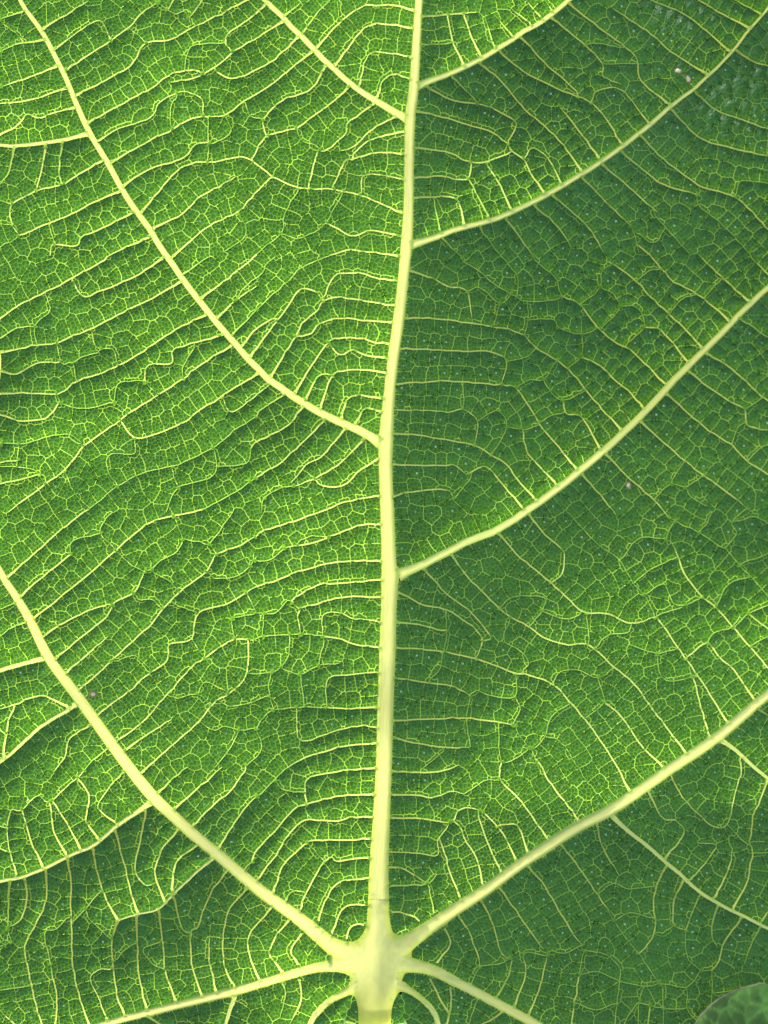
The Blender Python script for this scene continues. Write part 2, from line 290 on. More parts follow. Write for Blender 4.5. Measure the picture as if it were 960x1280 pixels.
(480,640): [
 [(70,310),(150,350),(240,370),(330,430),(370,480),(345,550)],[(50,512),(130,515),(220,525),(340,550),(430,580),(495,605),(540,610),(630,645),(700,715),(750,775),(800,840),(870,950),(900,1010)],[(45,625),(150,640),(260,655),(325,690)],[(40,785),(130,780),(230,775),(310,775),(400,785),(495,800)],
 [(40,850),(120,870),(240,885),(325,885)],[(260,170),(310,240),(380,310),(470,390),(545,430),(600,470),(680,495),(770,500),(860,580),(945,655),(1020,760),(1120,890)],[(430,80),(500,160),(560,210),(625,265),(700,335),(755,375),(840,380),(920,415),(1015,390)],[(545,10),(600,80),(670,150),(665,230),(625,265)],
 [(685,0),(750,70),(810,130),(880,180),(930,265),(970,310),(1015,390),(1080,480),(1120,540),(1190,640),(1270,770)],[(155,220),(240,310),(330,380),(400,470),(370,480)],[(325,690),(310,775),(325,885)],[(470,410),(450,480),(510,520),(540,570),(495,605)],[(495,605),(490,690),(400,690),(350,670),(325,690)],
 [(490,690),(510,740),(490,800),(550,885),(600,845),(630,765),(700,715)],[(630,645),(660,600),(720,590),(800,620),(860,580)],[(800,620),(820,710),(750,775)],[(800,500),(840,460),(910,450),(920,415)],[(545,430),(590,370),(600,320),(480,320),(430,370)],[(600,320),(625,265)],[(590,370),(680,400),(755,375)],
 [(755,375),(770,500)],[(550,885),(580,960)],[(550,885),(500,920),(440,930),(430,800)],[(600,845),(660,860),(730,960),(760,1010)],[(230,370),(235,450),(225,525)],[(160,640),(210,590),(220,525)],[(40,415),(130,425),(235,450)],[(370,480),(450,480)],[(150,960),(240,885)],
],
(640,640): [
 [(580,0),(600,30),(690,75),(740,110),(800,150),(850,210),(880,240),(960,330),(1010,400)],[(600,130),(640,230),(700,310),(760,360),(820,430),(880,500),(960,590)],[(490,310),(560,270),(600,340),(640,350),(535,385)],[(600,35),(570,100),(610,170)],[(690,75),(720,40),(740,0)],
 [(790,130),(830,80),(810,40),(850,0)],[(650,540),(720,490),(770,540),(830,600),(900,700)],[(640,350),(700,320)],[(820,430),(880,375),(960,340)],[(880,240),(800,270),(760,345)],[(850,190),(940,155),(960,110)],[(850,30),(900,20),(1000,80)],[(540,530),(550,600),(590,630),(690,610)],
 [(450,500),(540,525),(620,510)],[(270,775),(340,715),(420,780),(480,870),(560,950)],[(680,640),(700,720),(730,830)],[(910,730),(990,790)],[(570,100),(470,100),(400,185)],[(450,265),(520,210),(610,170)],[(720,490),(750,450),(820,430)],[(880,500),(950,460)],
],
(0,960): [
 [(60,400),(30,290),(25,220),(40,160),(75,160),(140,105),(180,130),(240,80),(330,0),(360,-40)],[(160,375),(120,290),(80,160)],[(245,325),(200,240),(185,130)],[(295,300),(255,220),(190,120)],[(365,270),(320,200),(330,110),(290,40)],[(440,215),(380,170),(370,130),(440,40),(480,0)],
 [(250,345),(265,440),(265,540),(270,640),(275,740),(300,850),(335,955)],[(170,380),(170,500),(130,590),(95,670),(110,760),(130,850),(160,960),(175,1010)],[(90,410),(100,480),(80,560),(30,600)],[(35,430),(30,560),(30,600),(45,650)],[(345,300),(365,400),(400,500),(440,570)],[(320,530),(370,470)],
 [(430,240),(465,370),(490,470),(515,550)],[(545,155),(530,250),(505,380),(540,440),(570,440)],[(660,240),(600,320),(580,400),(610,490)],[(740,290),(660,360),(640,470)],[(440,572),(420,650),(425,740),(440,850),(470,925)],[(510,560),(515,650),(520,760),(550,900)],[(595,540),(610,650),(620,760),(660,875)],
 [(840,400),(790,470),(760,540),(740,600),(715,620),(720,740),(755,850)],[(915,465),(860,530),(840,600),(835,700),(850,770),(880,820)],[(95,670),(45,650),(0,680)],[(190,730),(215,860),(210,960)],[(0,830),(60,820),(130,810)],[(420,755),(370,755),(340,790),(370,860),(400,930)],[(270,540),(215,600),(170,620),(190,730)],
 [(650,480),(680,600),(715,620)],[(270,540),(320,530)],[(0,900),(60,960),(90,1010)],[(420,650),(340,570),(320,530)],[(515,650),(460,690),(425,740)],[(610,650),(540,680),(570,730),(620,760)],
 [(595,90),(660,30),(700,0)],[(645,160),(740,80),(830,0)],[(720,220),(800,140),(860,90),(920,10)],[(815,310),(870,220),(930,140),(960,110)],[(910,390),(960,340)],[(540,20),(590,-10)],
],
(240,960): [
 [(95,310),(160,210),(240,120),(310,45),(355,0),(400,-40)],[(190,385),(250,300),(310,240),(380,160),(430,140),(500,120),(560,108),(680,103)],[(300,480),(340,370),(390,320),(430,285),(480,275),(580,275),(670,272)],[(240,425),(320,320),(350,270),(420,200),(530,205),(600,190),(672,190)],
 [(395,555),(430,470),(480,380),(520,340),(545,355),(610,345),(667,343)],[(465,605),(500,500),(550,435),(600,425),(663,420)],[(520,640),(550,560),(570,530),(610,518),(660,518)],[(575,660),(600,600),(660,597)],[(340,530),(370,470),(430,470)],[(680,5),(560,15),(440,40),(425,95),(430,140)],
 [(425,95),(340,85),(310,45)],[(430,285),(490,350)],[(55,365),(0,410)],[(125,405),(50,500),(30,590),(10,620)],[(195,460),(150,530),(120,580),(125,650),(80,640)],[(285,540),(220,620),(210,680),(230,750),(255,800)],[(350,590),(310,640),(290,700),(330,760)],[(65,640),(65,720),(90,840)],[(125,650),(125,700),(155,830)],
 [(10,620),(10,760),(35,850)],[(400,640),(370,690),(400,750)],[(150,860),(210,900)],[(330,800),(350,850),(330,940)],[(400,790),(410,870),(370,960)],
],
(440,960): [
 [(150,15),(250,20),(350,10),(400,-10)],[(150,105),(240,105),(300,115),(375,90),(420,100)],[(140,192),(240,192),(310,200),(375,205),(400,165),(440,152),(495,170)],[(140,320),(230,322),(320,330),(325,270),(380,200)],[(135,378),(200,385),(285,440)],[(135,450),(220,445),(285,440),(320,400)],
 [(620,360),(580,270),(540,215),(495,170)],[(740,275),(680,190),(620,110),(560,50),(555,0)],[(855,205),(800,130),(740,50),(715,0)],[(490,440),(470,350),(430,280),(410,230),(380,200)],[(410,500),(370,400),(350,330)],[(310,560),(290,450)],[(560,395),(530,330),(490,230),(470,165)],[(660,320),(620,220),(540,215)],
 [(420,100),(440,152)],[(560,50),(500,50),(420,100)],[(135,540),(230,560),(260,590)],
 [(795,300),(850,370),(910,460),(960,530)],[(670,380),(720,440),(780,540),(830,620),(860,660)],[(560,460),(610,530),(660,600),(720,680)],[(490,510),(530,590),(560,690),(600,720)],[(400,560),(440,620),(470,700),(480,750)],[(345,600),(370,660),(330,720)],[(450,805),(480,750),(545,735),(600,720)],
 [(540,860),(580,790),(600,720)],[(660,925),(700,830),(720,740),(735,680)],[(605,900),(650,770),(640,700)],[(735,680),(800,690),(860,660)],[(590,930),(600,970)],[(370,810),(370,900),(350,980)],[(470,870),(440,960)],[(290,780),(330,870)],
],
(640,960): [
 [(205,300),(260,390),(320,470),(380,570),(470,690),(550,800)],[(75,385),(140,480),(200,570),(230,630),(270,680)],[(320,215),(340,300),(400,400)],[(820,515),(870,420),(890,310),(880,265)],[(920,570),(960,510),(1010,440)],[(755,475),(800,380),(820,290)],[(670,405),(740,320),(755,280),(690,275)],[(575,330),(640,240),(610,190)],
 [(590,20),(640,110),(690,165),(745,210),(800,205),(830,80),(850,0),(840,-60)],[(745,210),(755,280),(820,290),(880,265),(895,180),(940,60)],[(800,205),(850,260)],[(895,310),(990,305)],[(510,85),(560,180),(610,190)],
 [(575,360),(530,470),(530,600),(500,660),(470,690)],[(640,410),(600,500),(605,580),(645,600)],[(700,460),(660,560),(645,610),(650,700),(700,745),(740,745)],[(765,500),(740,600),(760,660)],[(845,560),(790,640),(760,720),(740,745)],[(920,580),(880,660),(860,720)],
 [(740,745),(740,830),(735,900),(720,980)],[(700,745),(650,810),(560,800),(490,810),(400,790),(320,760),(250,770)],[(560,800),(560,960)],[(490,810),(470,870),(470,980)],[(400,790),(380,960),(375,1010)],[(270,680),(255,740),(220,960),(215,1010)],[(130,700),(130,720),(110,810),(65,930)],[(50,770),(10,890)],
 [(650,810),(650,890),(690,940)],[(0,720),(60,690),(130,700),(200,660)],[(320,470),(380,430),(440,450),(520,440)],[(380,570),(440,540),(530,560)],[(605,580),(560,610),(530,600)],[(270,680),(340,690),(400,740),(400,790)],[(230,870),(310,900),(390,870)],[(740,830),(810,820)],[(470,870),(560,890),(650,890)],
],
}

def spline(p, step):
    p = np.asarray(p, float)
    if len(p) < 3:
        q = [p[0]]
        L = np.hypot(*(p[-1] - p[0])[:2])
        n = max(2, int(L / step) + 1)
        return np.array([p[0] + (p[-1] - p[0]) * t for t in np.linspace(0, 1, n)])
    pp = np.vstack([2 * p[0] - p[1], p, 2 * p[-1] - p[-2]])
    out = []
    for i in range(1, len(pp) - 2):
        a, b, c, d = pp[i - 1], pp[i], pp[i + 1], pp[i + 2]
        n = max(1, int(np.hypot(*(c - b)[:2]) / step))
        t = np.linspace(0, 1, n, endpoint=False)[:, None]
        out.append(0.5 * (2 * b + (c - a) * t + (2 * a - 5 * b + 4 * c - d) * t ** 2 + (3 * b - a - 3 * c + d) * t ** 3))
    out.append(p[-1:])
    return np.vstack(out)

def tangents(q):
    t = np.gradient(q[:, :2], axis=0)
    t /= np.maximum(1e-6, np.hypot(t[:, 0], t[:, 1]))[:, None]
    return t

class Cloud:                                   # spatial hash of vein points
    def __init__(s, cell=10.0):
        s.c = cell; s.h = {}
    def add(s, pts, vid):
        for x, y, w in pts:
            s.h.setdefault((int(x // s.c), int(y // s.c)), []).append((x, y, w, vid))
    def near(s, x, y, r=10.0, skip=-1):
        best, bd = None, r
        k = int(r // s.c) + 1
        i0, j0 = int(x // s.c), int(y // s.c)
        for i in range(i0 - k, i0 + k + 1):
            for j in range(j0 - k, j0 + k + 1):
                for e in s.h.get((i, j), ()):
                    if e[3] == skip: continue
                    d = math.hypot(e[0] - x, e[1] - y)
                    if d < bd: bd, best = d, e
        return best, bd

veins = []                                     # (kind, samples (n,3))
cloud = Cloud()
for nm, p in MAIN:
    q = spline(p, 3.0); veins.append((nm, q)); cloud.add(q, len(veins) - 1)
for p in SIDE:
    q = spline(p, 3.0)
    if q[0, 2] > 2.1: q[:, 2] *= 1 + 0.55 * np.exp(-np.arange(len(q)) * 3.0 / 9.0)
    if len(q) > 20:
        q[:, :2] += np.interp(np.arange(len(q)), np.arange(0, len(q) + 6, 6), rng.normal(0, 0.5, len(np.arange(0, len(q) + 6, 6))))[:, None] * np.stack([-tangents(q)[:, 1], tangents(q)[:, 0]], 1)
    veins.append(('side_vein', q)); cloud.add(q, len(veins) - 1)
N_BIG = len(veins)

def add_cross(pts):
    q = spline([(x, y, 0) for x, y in pts], 2.0)
    # cut away what runs along a vein that is already there
    free = np.array([cloud.near(x, y, 5.5)[0] is None for x, y, _ in q])
    runs, s = [], None
    for i in range(len(q) + 1):
        f = i < len(q) and free[i]
        if f and s is None: s = i
        if not f and s is not None:
            runs.append((s, i)); s = None
    for a, b in runs:
        if b - a < 6: continue
        r = q[a:b].copy()
        ends = []
        for k in (0, -1):
            m_ = min(4, len(r) - 1)
            tx, ty = (r[0] - r[m_])[:2] if k == 0 else (r[-1] - r[-1 - m_])[:2]
            l_ = math.hypot(tx, ty) or 1.0
            tx, ty = tx / l_, ty / l_
            e = None
            for st in np.arange(0.0, 26.0, 1.5):                     # grow on until another vein is met
                c_, d = cloud.near(r[k][0] + tx * st, r[k][1] + ty * st, 4.2)
                if c_ and ((c_[0] - r[k][0]) * tx + (c_[1] - r[k][1]) * ty) > 0.35 * math.hypot(c_[0] - r[k][0], c_[1] - r[k][1]):
                    e = c_; break
            ends.append(e)
        if ends[0] is None and ends[1] is None and b - a < 20: continue
        if ends[0]: r = np.vstack([[ends[0][0], ends[0][1], 0], r])
        if ends[1]: r = np.vstack([r, [ends[1][0], ends[1][1], 0]])
        # small kinks where finer veins join
        L = len(r)
        kn = np.arange(0, L + 4, 4)
        off = np.interp(np.arange(L), kn, rng.normal(0, 0.4, len(kn)))
        env = np.minimum(1, np.minimum(np.arange(L), np.arange(L)[::-1]) / 4.0)
        t = tangents(r)
        r[:, 0] += -t[:, 1] * off * env; r[:, 1] += t[:, 0] * off * env
        wid = []
        onbig = any(cloud_big.near(r[k][0], r[k][1], 7.0)[0] for k in (0, -1))
        ln_ = np.hypot(*np.diff(r[:, :2], axis=0).T).sum()
        ch_ = math.hypot(*(r[-1] - r[0])[:2])
        rung = onbig and ln_ > 55 and ch_ / ln_ > 0.8
        lf = 1.25 if rung else (0.95 if onbig and ln_ > 30 else 0.68)
        for x, y, _ in r:
            e = cloud_big.near(x, y, 42.0)
            d = e[1] if e[0] else 42.0
            wid.append(lf * (0.66 + 0.9 * math.exp(-d / 12.0)))
        r[:, 2] = wid
        tap = np.ones(L)
        if ends[0] is None: tap = np.minimum(tap, 0.45 + np.arange(L) / 18.0)
        if ends[1] is None: tap = np.minimum(tap, 0.45 + np.arange(L)[::-1] / 18.0)
        r[:, 2] *= np.minimum(1, tap)
        veins.append(('cross_vein' if lf > 0.8 else 'link_vein', r)); cloud.add(r, len(veins) - 1)

cloud_big = Cloud(20.0)
for k, q in veins: cloud_big.add(q, 0)
for (ox, oy), ls in CROSS.items():
    for pts in ls:
        add_cross([(ox + x / 3.0, oy + y / 3.0) for x, y in pts])
# ladders in the rim outside the picture, so that the leaf goes on
for vi in range(N_BIG):
    q = veins[vi][1]
    t = tangents(q)
    for k in range(4, len(q) - 3, 9):
        x, y = q[k, :2]
        for sgn in (-1, 1):
            dx, dy = -t[k, 1] * sgn, t[k, 0] * sgn
            mx, my = x + dx * 45, y + dy * 45
            if (-5 < mx < 965 and -5 < my < 1285) or (0 < x < 960 and 0 < y < 1280): continue
            if not (-140 < mx < 1100 and -140 < my < 1420): continue
            add_cross([(x, y), (x + dx * 20, y + dy * 20), (mx + random.uniform(-6, 6), my), (x + dx * 75 - t[k, 0] * 10, y + dy * 75 - t[k, 1] * 10)])
print('veins', len(veins), time.time() - T0)

# ------------------------------------------------------------------ rasters: distance to the veins, relief of the blade
X0, Y0, X1, Y1, GS = -170.0, -170.0, 1130.0, 1450.0, 2.0
GW, GH = int((X1 - X0) / GS) + 1, int((Y1 - Y0) / GS) + 1
gx, gy = np.meshgrid(X0 + np.arange(GW) * GS, Y0 + np.arange(GH) * GS)

def jfa(pts, hw):
    """distance of every raster point to the nearest of pts, minus its half width; index of that point"""
    idx = np.full((GH, GW), -1, np.int32)
    ii = np.clip(np.round((pts[:, 1] - Y0) / GS).astype(int), 0, GH - 1)
    jj = np.clip(np.round((pts[:, 0] - X0) / GS).astype(int), 0, GW - 1)
    idx[ii, jj] = np.arange(len(pts))
    best = np.where(idx >= 0, np.hypot(pts[idx, 0] - gx, pts[idx, 1] - gy), 1e9)
    for step in (64, 32, 16, 8, 4, 2, 1, 1):
        for dy in (-step, 0, step):
            for dx in (-step, 0, step):
                if dx == 0 and dy == 0: continue
                a0, a1 = max(0, dy), min(GH, GH + dy)
                b0, b1 = max(0, dx), min(GW, GW + dx)
                s = idx[a0 - dy:a1 - dy, b0 - dx:b1 - dx]
                d = np.hypot(pts[s, 0] - gx[a0:a1, b0:b1], pts[s, 1] - gy[a0:a1, b0:b1])
                d[s < 0] = 1e9
                m = d < best[a0:a1, b0:b1]
                best[a0:a1, b0:b1][m] = d[m]
                idx[a0:a1, b0:b1][m] = s[m]
    return np.minimum(best, 300) - hw[idx], idx

def blur(a, n):
    for _ in range(n):
        p = np.pad(a, 1, mode='edge')
        a = 0.25 * p[:-2, 1:-1] + 0.5 * p[1:-1, 1:-1] + 0.25 * p[2:, 1:-1]
        p = np.pad(a, 1, mode='edge')
        a = 0.25 * p[1:-1, :-2] + 0.5 * p[1:-1, 1:-1] + 0.25 * p[1:-1, 2:]
    return a

def sample(r, x, y):
    u = np.clip((np.asarray(x) - X0) / GS, 0, GW - 1.001); v = np.clip((np.asarray(y) - Y0) / GS, 0, GH - 1.001)
    i, j = v.astype(int), u.astype(int)
    fu, fv = u - j, v - i
    return (r[i, j] * (1 - fu) + r[i, j + 1] * fu) * (1 - fv) + (r[i + 1, j] * (1 - fu) + r[i + 1, j + 1] * fu) * fv

def dense(lst):
    out = []
    for q in lst:
        s = np.concatenate([[0], np.cumsum(np.hypot(*np.diff(q[:, :2], axis=0).T))])
        n = max(2, int(s[-1] / 1.2))
        t = np.linspace(0, s[-1], n)
        out.append(np.stack([np.interp(t, s, q[:, k]) for k in range(3)], 1))
    return np.vstack(out)

P2 = dense([q for k, q in veins[:N_BIG]])
P3 = dense([q for k, q in veins])
D2, _ = jfa(P2, P2[:, 2])
D3, I3 = jfa(P3, P3[:, 2])
P1 = dense([q for k, q in veins[:len(MAIN)]])
D1S, _ = jfa(P1, P1[:, 2])
D2S = D2.copy()
D2 = np.maximum(D2, 0); D3 = np.maximum(D3, 0)
mid = np.interp(gy, veins[0][1][:, 1], veins[0][1][:, 0])
dx = gx - mid
side = np.maximum(0, -dx); rgt = np.maximum(0, dx)
def sm(a, b, v): 
    t = np.clip((v - a) / (b - a), 0, 1); return t * t * (3 - 2 * t)
def vnoise(sx, sy, seed):
    r = np.random.default_rng(seed).normal(0, 1, (40, 40))
    u = (gx - X0) / sx; v = (gy - Y0) / sy
    i, j = v.astype(int), u.astype(int)
    fu, fv = u - j, v - i
    fu = fu * fu * (3 - 2 * fu); fv = fv * fv * (3 - 2 * fv)
    return (r[i, j] * (1 - fu) + r[i, j + 1] * fu) * (1 - fv) + (r[i + 1, j] * (1 - fu) + r[i + 1, j + 1] * fu) * fv
MACRO = 0.07 * side + 0.31 * rgt - 55                                   # a valley along the midrib
def ramp(a, b, v): return np.clip(v, a, b) - a                      # slope 1 between a and b
mr_ = sm(0, 260, dx)
MACRO += mr_ * (-0.11 * ramp(690, 1000, gy) + 0.16 * ramp(1010, 1500, gy))
MACRO += (1 - mr_) * 0.17 * ramp(1010, 1500, gy) * sm(-40, -200, dx)
MACRO -= 0.00022 * np.maximum(0, 420 - gy) ** 2 * mr_               # the upper right leans back
MACRO += 3.8 * vnoise(130, 110, 3) + 5.0 * vnoise(330, 300, 4)
PILL2 = 8.0 * (1 - np.exp(-D2 / 34.0))
BULL = 1 + 1.3 * mr_ * sm(1000, 300, gy) + 0.35 * np.clip(vnoise(160, 150, 9), -1, 1)   # more blistered towards the upper right
PILL3 = 1.55 * BULL * (1 - np.exp(-D3 / 11.0)) * (1 - 0.35 * np.exp(-D2 / 6))
RELIEF = blur(MACRO + PILL2, 3) + blur(PILL3, 1)
BASE = RELIEF
print('rasters', time.time() - T0)

def Z(x, y): return sample(RELIEF, x, y)
def to_local(x, y, z):                                             # grid -> metres, hub at the origin, z towards the viewer = -Y
    return np.stack([(np.asarray(x) - HX) * PX, -np.asarray(z) * PX, (HY - np.asarray(y)) * PX], -1)
ZH = float(Z(HX, HY))
HUB = Vector((0, -ZH * PX, 0))

def inside(x, y):                                                  # the leaf's own rim, well outside the picture
    u = np.abs(np.asarray(x) - 480) / 625.0; v = np.abs(np.asarray(y) - 640) / 785.0
    a = np.arctan2(np.asarray(y) - 640, np.asarray(x) - 480)
    return (u ** 6 + v ** 6) ** (1 / 6.0) < 0.965 + 0.02 * np.sin(a * 9) + 0.008 * np.sin(a * 31)

# the cushion where the main veins meet: one smooth union of their outlines
HUBV = [spline(p, 3.0) for _, p in MAIN] + [spline([(471, 1195, 26), (470, 1215, 30), (470, 1235, 27), (469, 1250, 23), (468.5, 1266, 20.5), (468, 1300, 19)], 3.0)]
def hub_sdf(x, y, k=4.5):
    x, y = np.asarray(x, float), np.asarray(y, float)
    acc = 0
    for q in HUBV:
        q = q[np.hypot(q[:, 0] - HX, q[:, 1] - HY) < 170]
        d = (np.hypot(x[..., None] - q[:, 0], y[..., None] - q[:, 1]) - q[:, 2]).min(-1)
        acc = acc + np.exp(-np.clip(d, -60, 200) / k)
    return -k * np.log(acc)

# ------------------------------------------------------------------ seeds of the areoles
SX, SD = [], []                                                    # seeds, dummy flag
occ = {}
OC = 4.0
def far_enough(x, y, r):
    i0, j0 = int(x // OC), int(y // OC)
    k = int(r // OC) + 1
    for i in range(i0 - k, i0 + k + 1):
        for j in range(j0 - k, j0 + k + 1):
            for (a, b) in occ.get((i, j), ()):
                if (a - x) ** 2 + (b - y) ** 2 < r * r: return False
    return True
def put(x, y, dummy):
    SX.append((x, y)); SD.append(dummy)
    occ.setdefault((int(x // OC), int(y // OC)), []).append((x, y))
def inpic(x, y): return -8 < x < 968 and -8 < y < 1288

E_IN = 2.1
big_pts = dense([q for k, q in veins])
vid_of = np.concatenate([np.full(max(2, int(np.concatenate([[0], np.cumsum(np.hypot(*np.diff(q[:, :2], axis=0).T))])[-1] / 1.2)), i) for i, (k, q) in enumerate(veins)])
vh = {}
for (x, y, hw), v in zip(big_pts.tolist(), vid_of.tolist()):
    vh.setdefault((int(x // 8), int(y // 8)), []).append((x, y, hw, v))
def vein_gap(x, y, skip=-1):
    g = 99.0
    i0, j0 = int(x // 8), int(y // 8)
    for i in range(i0 - 2, i0 + 3):
        for j in range(j0 - 2, j0 + 3):
            for e in vh.get((i, j), ()):
                if e[3] == skip: continue
                d = math.hypot(e[0] - x, e[1] - y) - e[2]
                if d < g: g = d
    return g
cpx = rng.uniform(HX - 112, HX + 112, 12000); cpy = rng.uniform(HY - 112, HY + 112, 12000)
for _ in range(5):                                                  # a seam of cells along the outline of the cushion
    d = hub_sdf(cpx, cpy) - 0.5
    ggx = (hub_sdf(cpx + .2, cpy) - hub_sdf(cpx - .2, cpy)) / .4; ggy = (hub_sdf(cpx, cpy + .2) - hub_sdf(cpx, cpy - .2)) / .4
    g2 = np.maximum(0.3, ggx ** 2 + ggy ** 2)
    cpx = cpx - np.clip(d * ggx / g2, -20, 20); cpy = cpy - np.clip(d * ggy / g2, -20, 20)
gl = np.maximum(0.3, np.hypot(ggx, ggy))
cok = (np.abs(hub_sdf(cpx, cpy) - 0.5) < 0.3) & (np.hypot(cpx - HX, cpy - 1206) < 104) & (np.hypot(cpx - HX, cpy - 1206) > 18) & (gl > 0.8)
for x, y, a, b in zip(cpx[cok], cpy[cok], (ggx / gl)[cok], (ggy / gl)[cok]):
    xo, yo, xi, yi = x + a * 1.7, y + b * 1.7, x - a * 1.7, y - b * 1.7
    if far_enough(xo, yo, 2.8) and far_enough(xi, yi, 2.0):
        put(xo, yo, False); put(xi, yi, True)
for vi, (k, q) in enumerate(veins):
    s = np.concatenate([[0], np.cumsum(np.hypot(*np.diff(q[:, :2], axis=0).T))])
    ti = tangents(q)
    pos = 1.0
    while pos < s[-1] - 0.5:
        x, y, hw = (float(np.interp(pos, s, q[:, c])) for c in range(3))
        tx, ty = float(np.interp(pos, s, ti[:, 0])), float(np.interp(pos, s, ti[:, 1]))
        if inpic(x, y): st = random.uniform(3.6, 4.8)
        else: st = random.uniform(6.0, 8.0)
        pos += st
        if not (X0 + 12 < x < X1 - 12 and Y0 + 12 < y < Y1 - 12): continue
        if abs(x - HX) < 106 and abs(y - 1206) < 106 and math.hypot(x - HX, y - 1206) < 102 and (k not in ('cross_vein', 'link_vein') or float(hub_sdf(x, y)) < 2): continue
        e = min(E_IN, max(hw, 0.62))
        if hw <= E_IN + 0.6:
            if far_enough(x, y, 1.6): put(x, y, True)
        for sg in (-1, 1):
            xi, yi = x - ty * sg * (hw - e), y + tx * sg * (hw - e)
            xo, yo = x - ty * sg * (hw + e), y + tx * sg * (hw + e)
            if hw > E_IN + 0.6 and far_enough(xi, yi, 1.3): put(xi, yi, True)
            if vein_gap(xo, yo, vi) > 1.3 and far_enough(xo, yo, min(2.2, 1.7 * hw)): put(xo, yo, False)
# ------------------------------------------------------------------ two coarser generations of cells, each with straight walls
def voronoi(P):
    """half edges round every point: owner, corner, next corner, neighbour; corners; triangles"""
    vv, ee, ff, ov, _, _ = delaunay_2d_cdt([Vector((x, y)) for x, y in P.tolist()], [], [], 0, 1e-7)
    perm = np.array([o[0] if o else -1 for o in ov])
    tri = perm[np.array([f[:3] for f in ff])]
    tri = tri[(tri >= 0).all(1)]
    A, B, C = P[tri[:, 0]], P[tri[:, 1]], P[tri[:, 2]]
    dn = 2 * (A[:, 0] * (B[:, 1] - C[:, 1]) + B[:, 0] * (C[:, 1] - A[:, 1]) + C[:, 0] * (A[:, 1] - B[:, 1]))
    dn = np.where(np.abs(dn) < 1e-9, 1e-9, dn)
    a2, b2, c2 = (A ** 2).sum(1), (B ** 2).sum(1), (C ** 2).sum(1)
    CC = np.stack([(a2 * (B[:, 1] - C[:, 1]) + b2 * (C[:, 1] - A[:, 1]) + c2 * (A[:, 1] - B[:, 1])) / dn,
                   (a2 * (C[:, 0] - B[:, 0]) + b2 * (A[:, 0] - C[:, 0]) + c2 * (B[:, 0] - A[:, 0])) / dn], 1)
    pi = tri.reshape(-1)
    tidx = np.repeat(np.arange(len(tri)), 3)
    ang = np.arctan2(CC[tidx, 1] - P[pi, 1], CC[tidx, 0] - P[pi, 0])
    order = np.lexsort((ang, pi))
    pi, tidx = pi[order], tidx[order]
    start = np.searchsorted(pi, np.arange(len(P)))
    end = np.searchsorted(pi, np.arange(len(P)), side='right')
    nxt = np.arange(len(pi)) + 1
    nxt = np.where(np.arange(len(pi)) == end[pi] - 1, start[pi], nxt)
    t1, t2 = tri[tidx], tri[tidx[nxt]]
    shared = (t1[:, :, None] == t2[:, None, :]).any(2) & (t1 != pi[:, None])
    qn = np.where(shared.any(1), t1[np.arange(len(t1)), shared.argmax(1)], -1)
    return pi, tidx, nxt, qn, CC, tri, start, end

def poisson(r_in, r_out, tries, rows, lines):
    h = {}
    out = []
    def ok(x, y, r):
        i0, j0 = int(x // r_in), int(y // r_in)
        k = int(r // r_in) + 1
        for i in range(i0 - k, i0 + k + 1):
            for j in range(j0 - k, j0 + k + 1):
                for (a, b) in h.get((i, j), ()):
                    if (a - x) ** 2 + (b - y) ** 2 < r * r: return False
        return True
    def add(x, y):
        out.append((x, y)); h.setdefault((int(x // r_in), int(y // r_in)), []).append((x, y))
    for vi, q in lines:                                            # rows of cells square to every line
        s = np.concatenate([[0], np.cumsum(np.hypot(*np.diff(q[:, :2], axis=0).T))])
        ti = tangents(q); pos = min(rows * 0.5, s[-1] * 0.5)
        while pos < s[-1]:
            x, y, hw = (float(np.interp(pos, s, q[:, c])) for c in range(3))
            tx, ty = float(np.interp(pos, s, ti[:, 0])), float(np.interp(pos, s, ti[:, 1]))
            o = hw + rows * random.uniform(0.5, 0.65)
            c2_ = [(x - ty * sg * o, y + tx * sg * o) for sg in (-1, 1)]
            fine = [vein_gap(a, b, vi) > rows * 0.3 and ok(a, b, rows * 0.78) for a, b in c2_]
            if vi >= 0 or all(fine):
                for (a, b), f in zip(c2_, fine):
                    if f: add(a, b)
            pos += rows * random.uniform(0.85, 1.2) * (1.0 if inpic(x, y) else r_out / r_in)
    px = rng.uniform(X0, X1, tries); py = rng.uniform(Y0, Y1, tries)
    for x, y in zip(px.tolist(), py.tolist()):
        if ok(x, y, r_in if inpic(x, y) else r_out): add(x, y)
    return np.array(out)
def walls(P, longest):
    pi, tidx, nxt, qn, CC, tri, st, en = voronoi(P)
    m = (qn > pi)
    a, b = CC[tidx[m]], CC[tidx[nxt[m]]]
    L = np.hypot(*(b - a).T)
    mid_ = (a + b) / 2
    g = (L > 1.0) & (L < longest) & (mid_[:, 0] > -15) & (mid_[:, 0] < 975) & (mid_[:, 1] > -15) & (mid_[:, 1] < 1295)
    a, b, mid_ = a[g], b[g], mid_[g]
    fr = np.array([vein_gap(x, y) > 1.4 for x, y in mid_.tolist()])
    return a[fr], b[fr]
def nearest(q, pts, cell):
    h = {}
    for n, (x, y) in enumerate(q.tolist()): h.setdefault((int(x // cell), int(y // cell)), []).append((x, y, n))
    res = np.zeros(len(pts), int)
    for m, (x, y) in enumerate(pts.tolist()):
        i0, j0 = int(x // cell), int(y // cell); bd = 1e9; bn = -1; k = 1
        while bn < 0 and k < 6:
            for i in range(i0 - k, i0 + k + 1):
                for j in range(j0 - k, j0 + k + 1):
                    for a, b, n in h.get((i, j), ()):
                        d = (a - x) ** 2 + (b - y) ** 2
                        if d < bd: bd, bn = d, n
            k += 1
        res[m] = bn
    return res
QA = poisson(16.5, 24.0, 26000, 15.0, [(i, q) for i, (k, q) in enumerate(veins)])
wa, wb = walls(QA, 60)
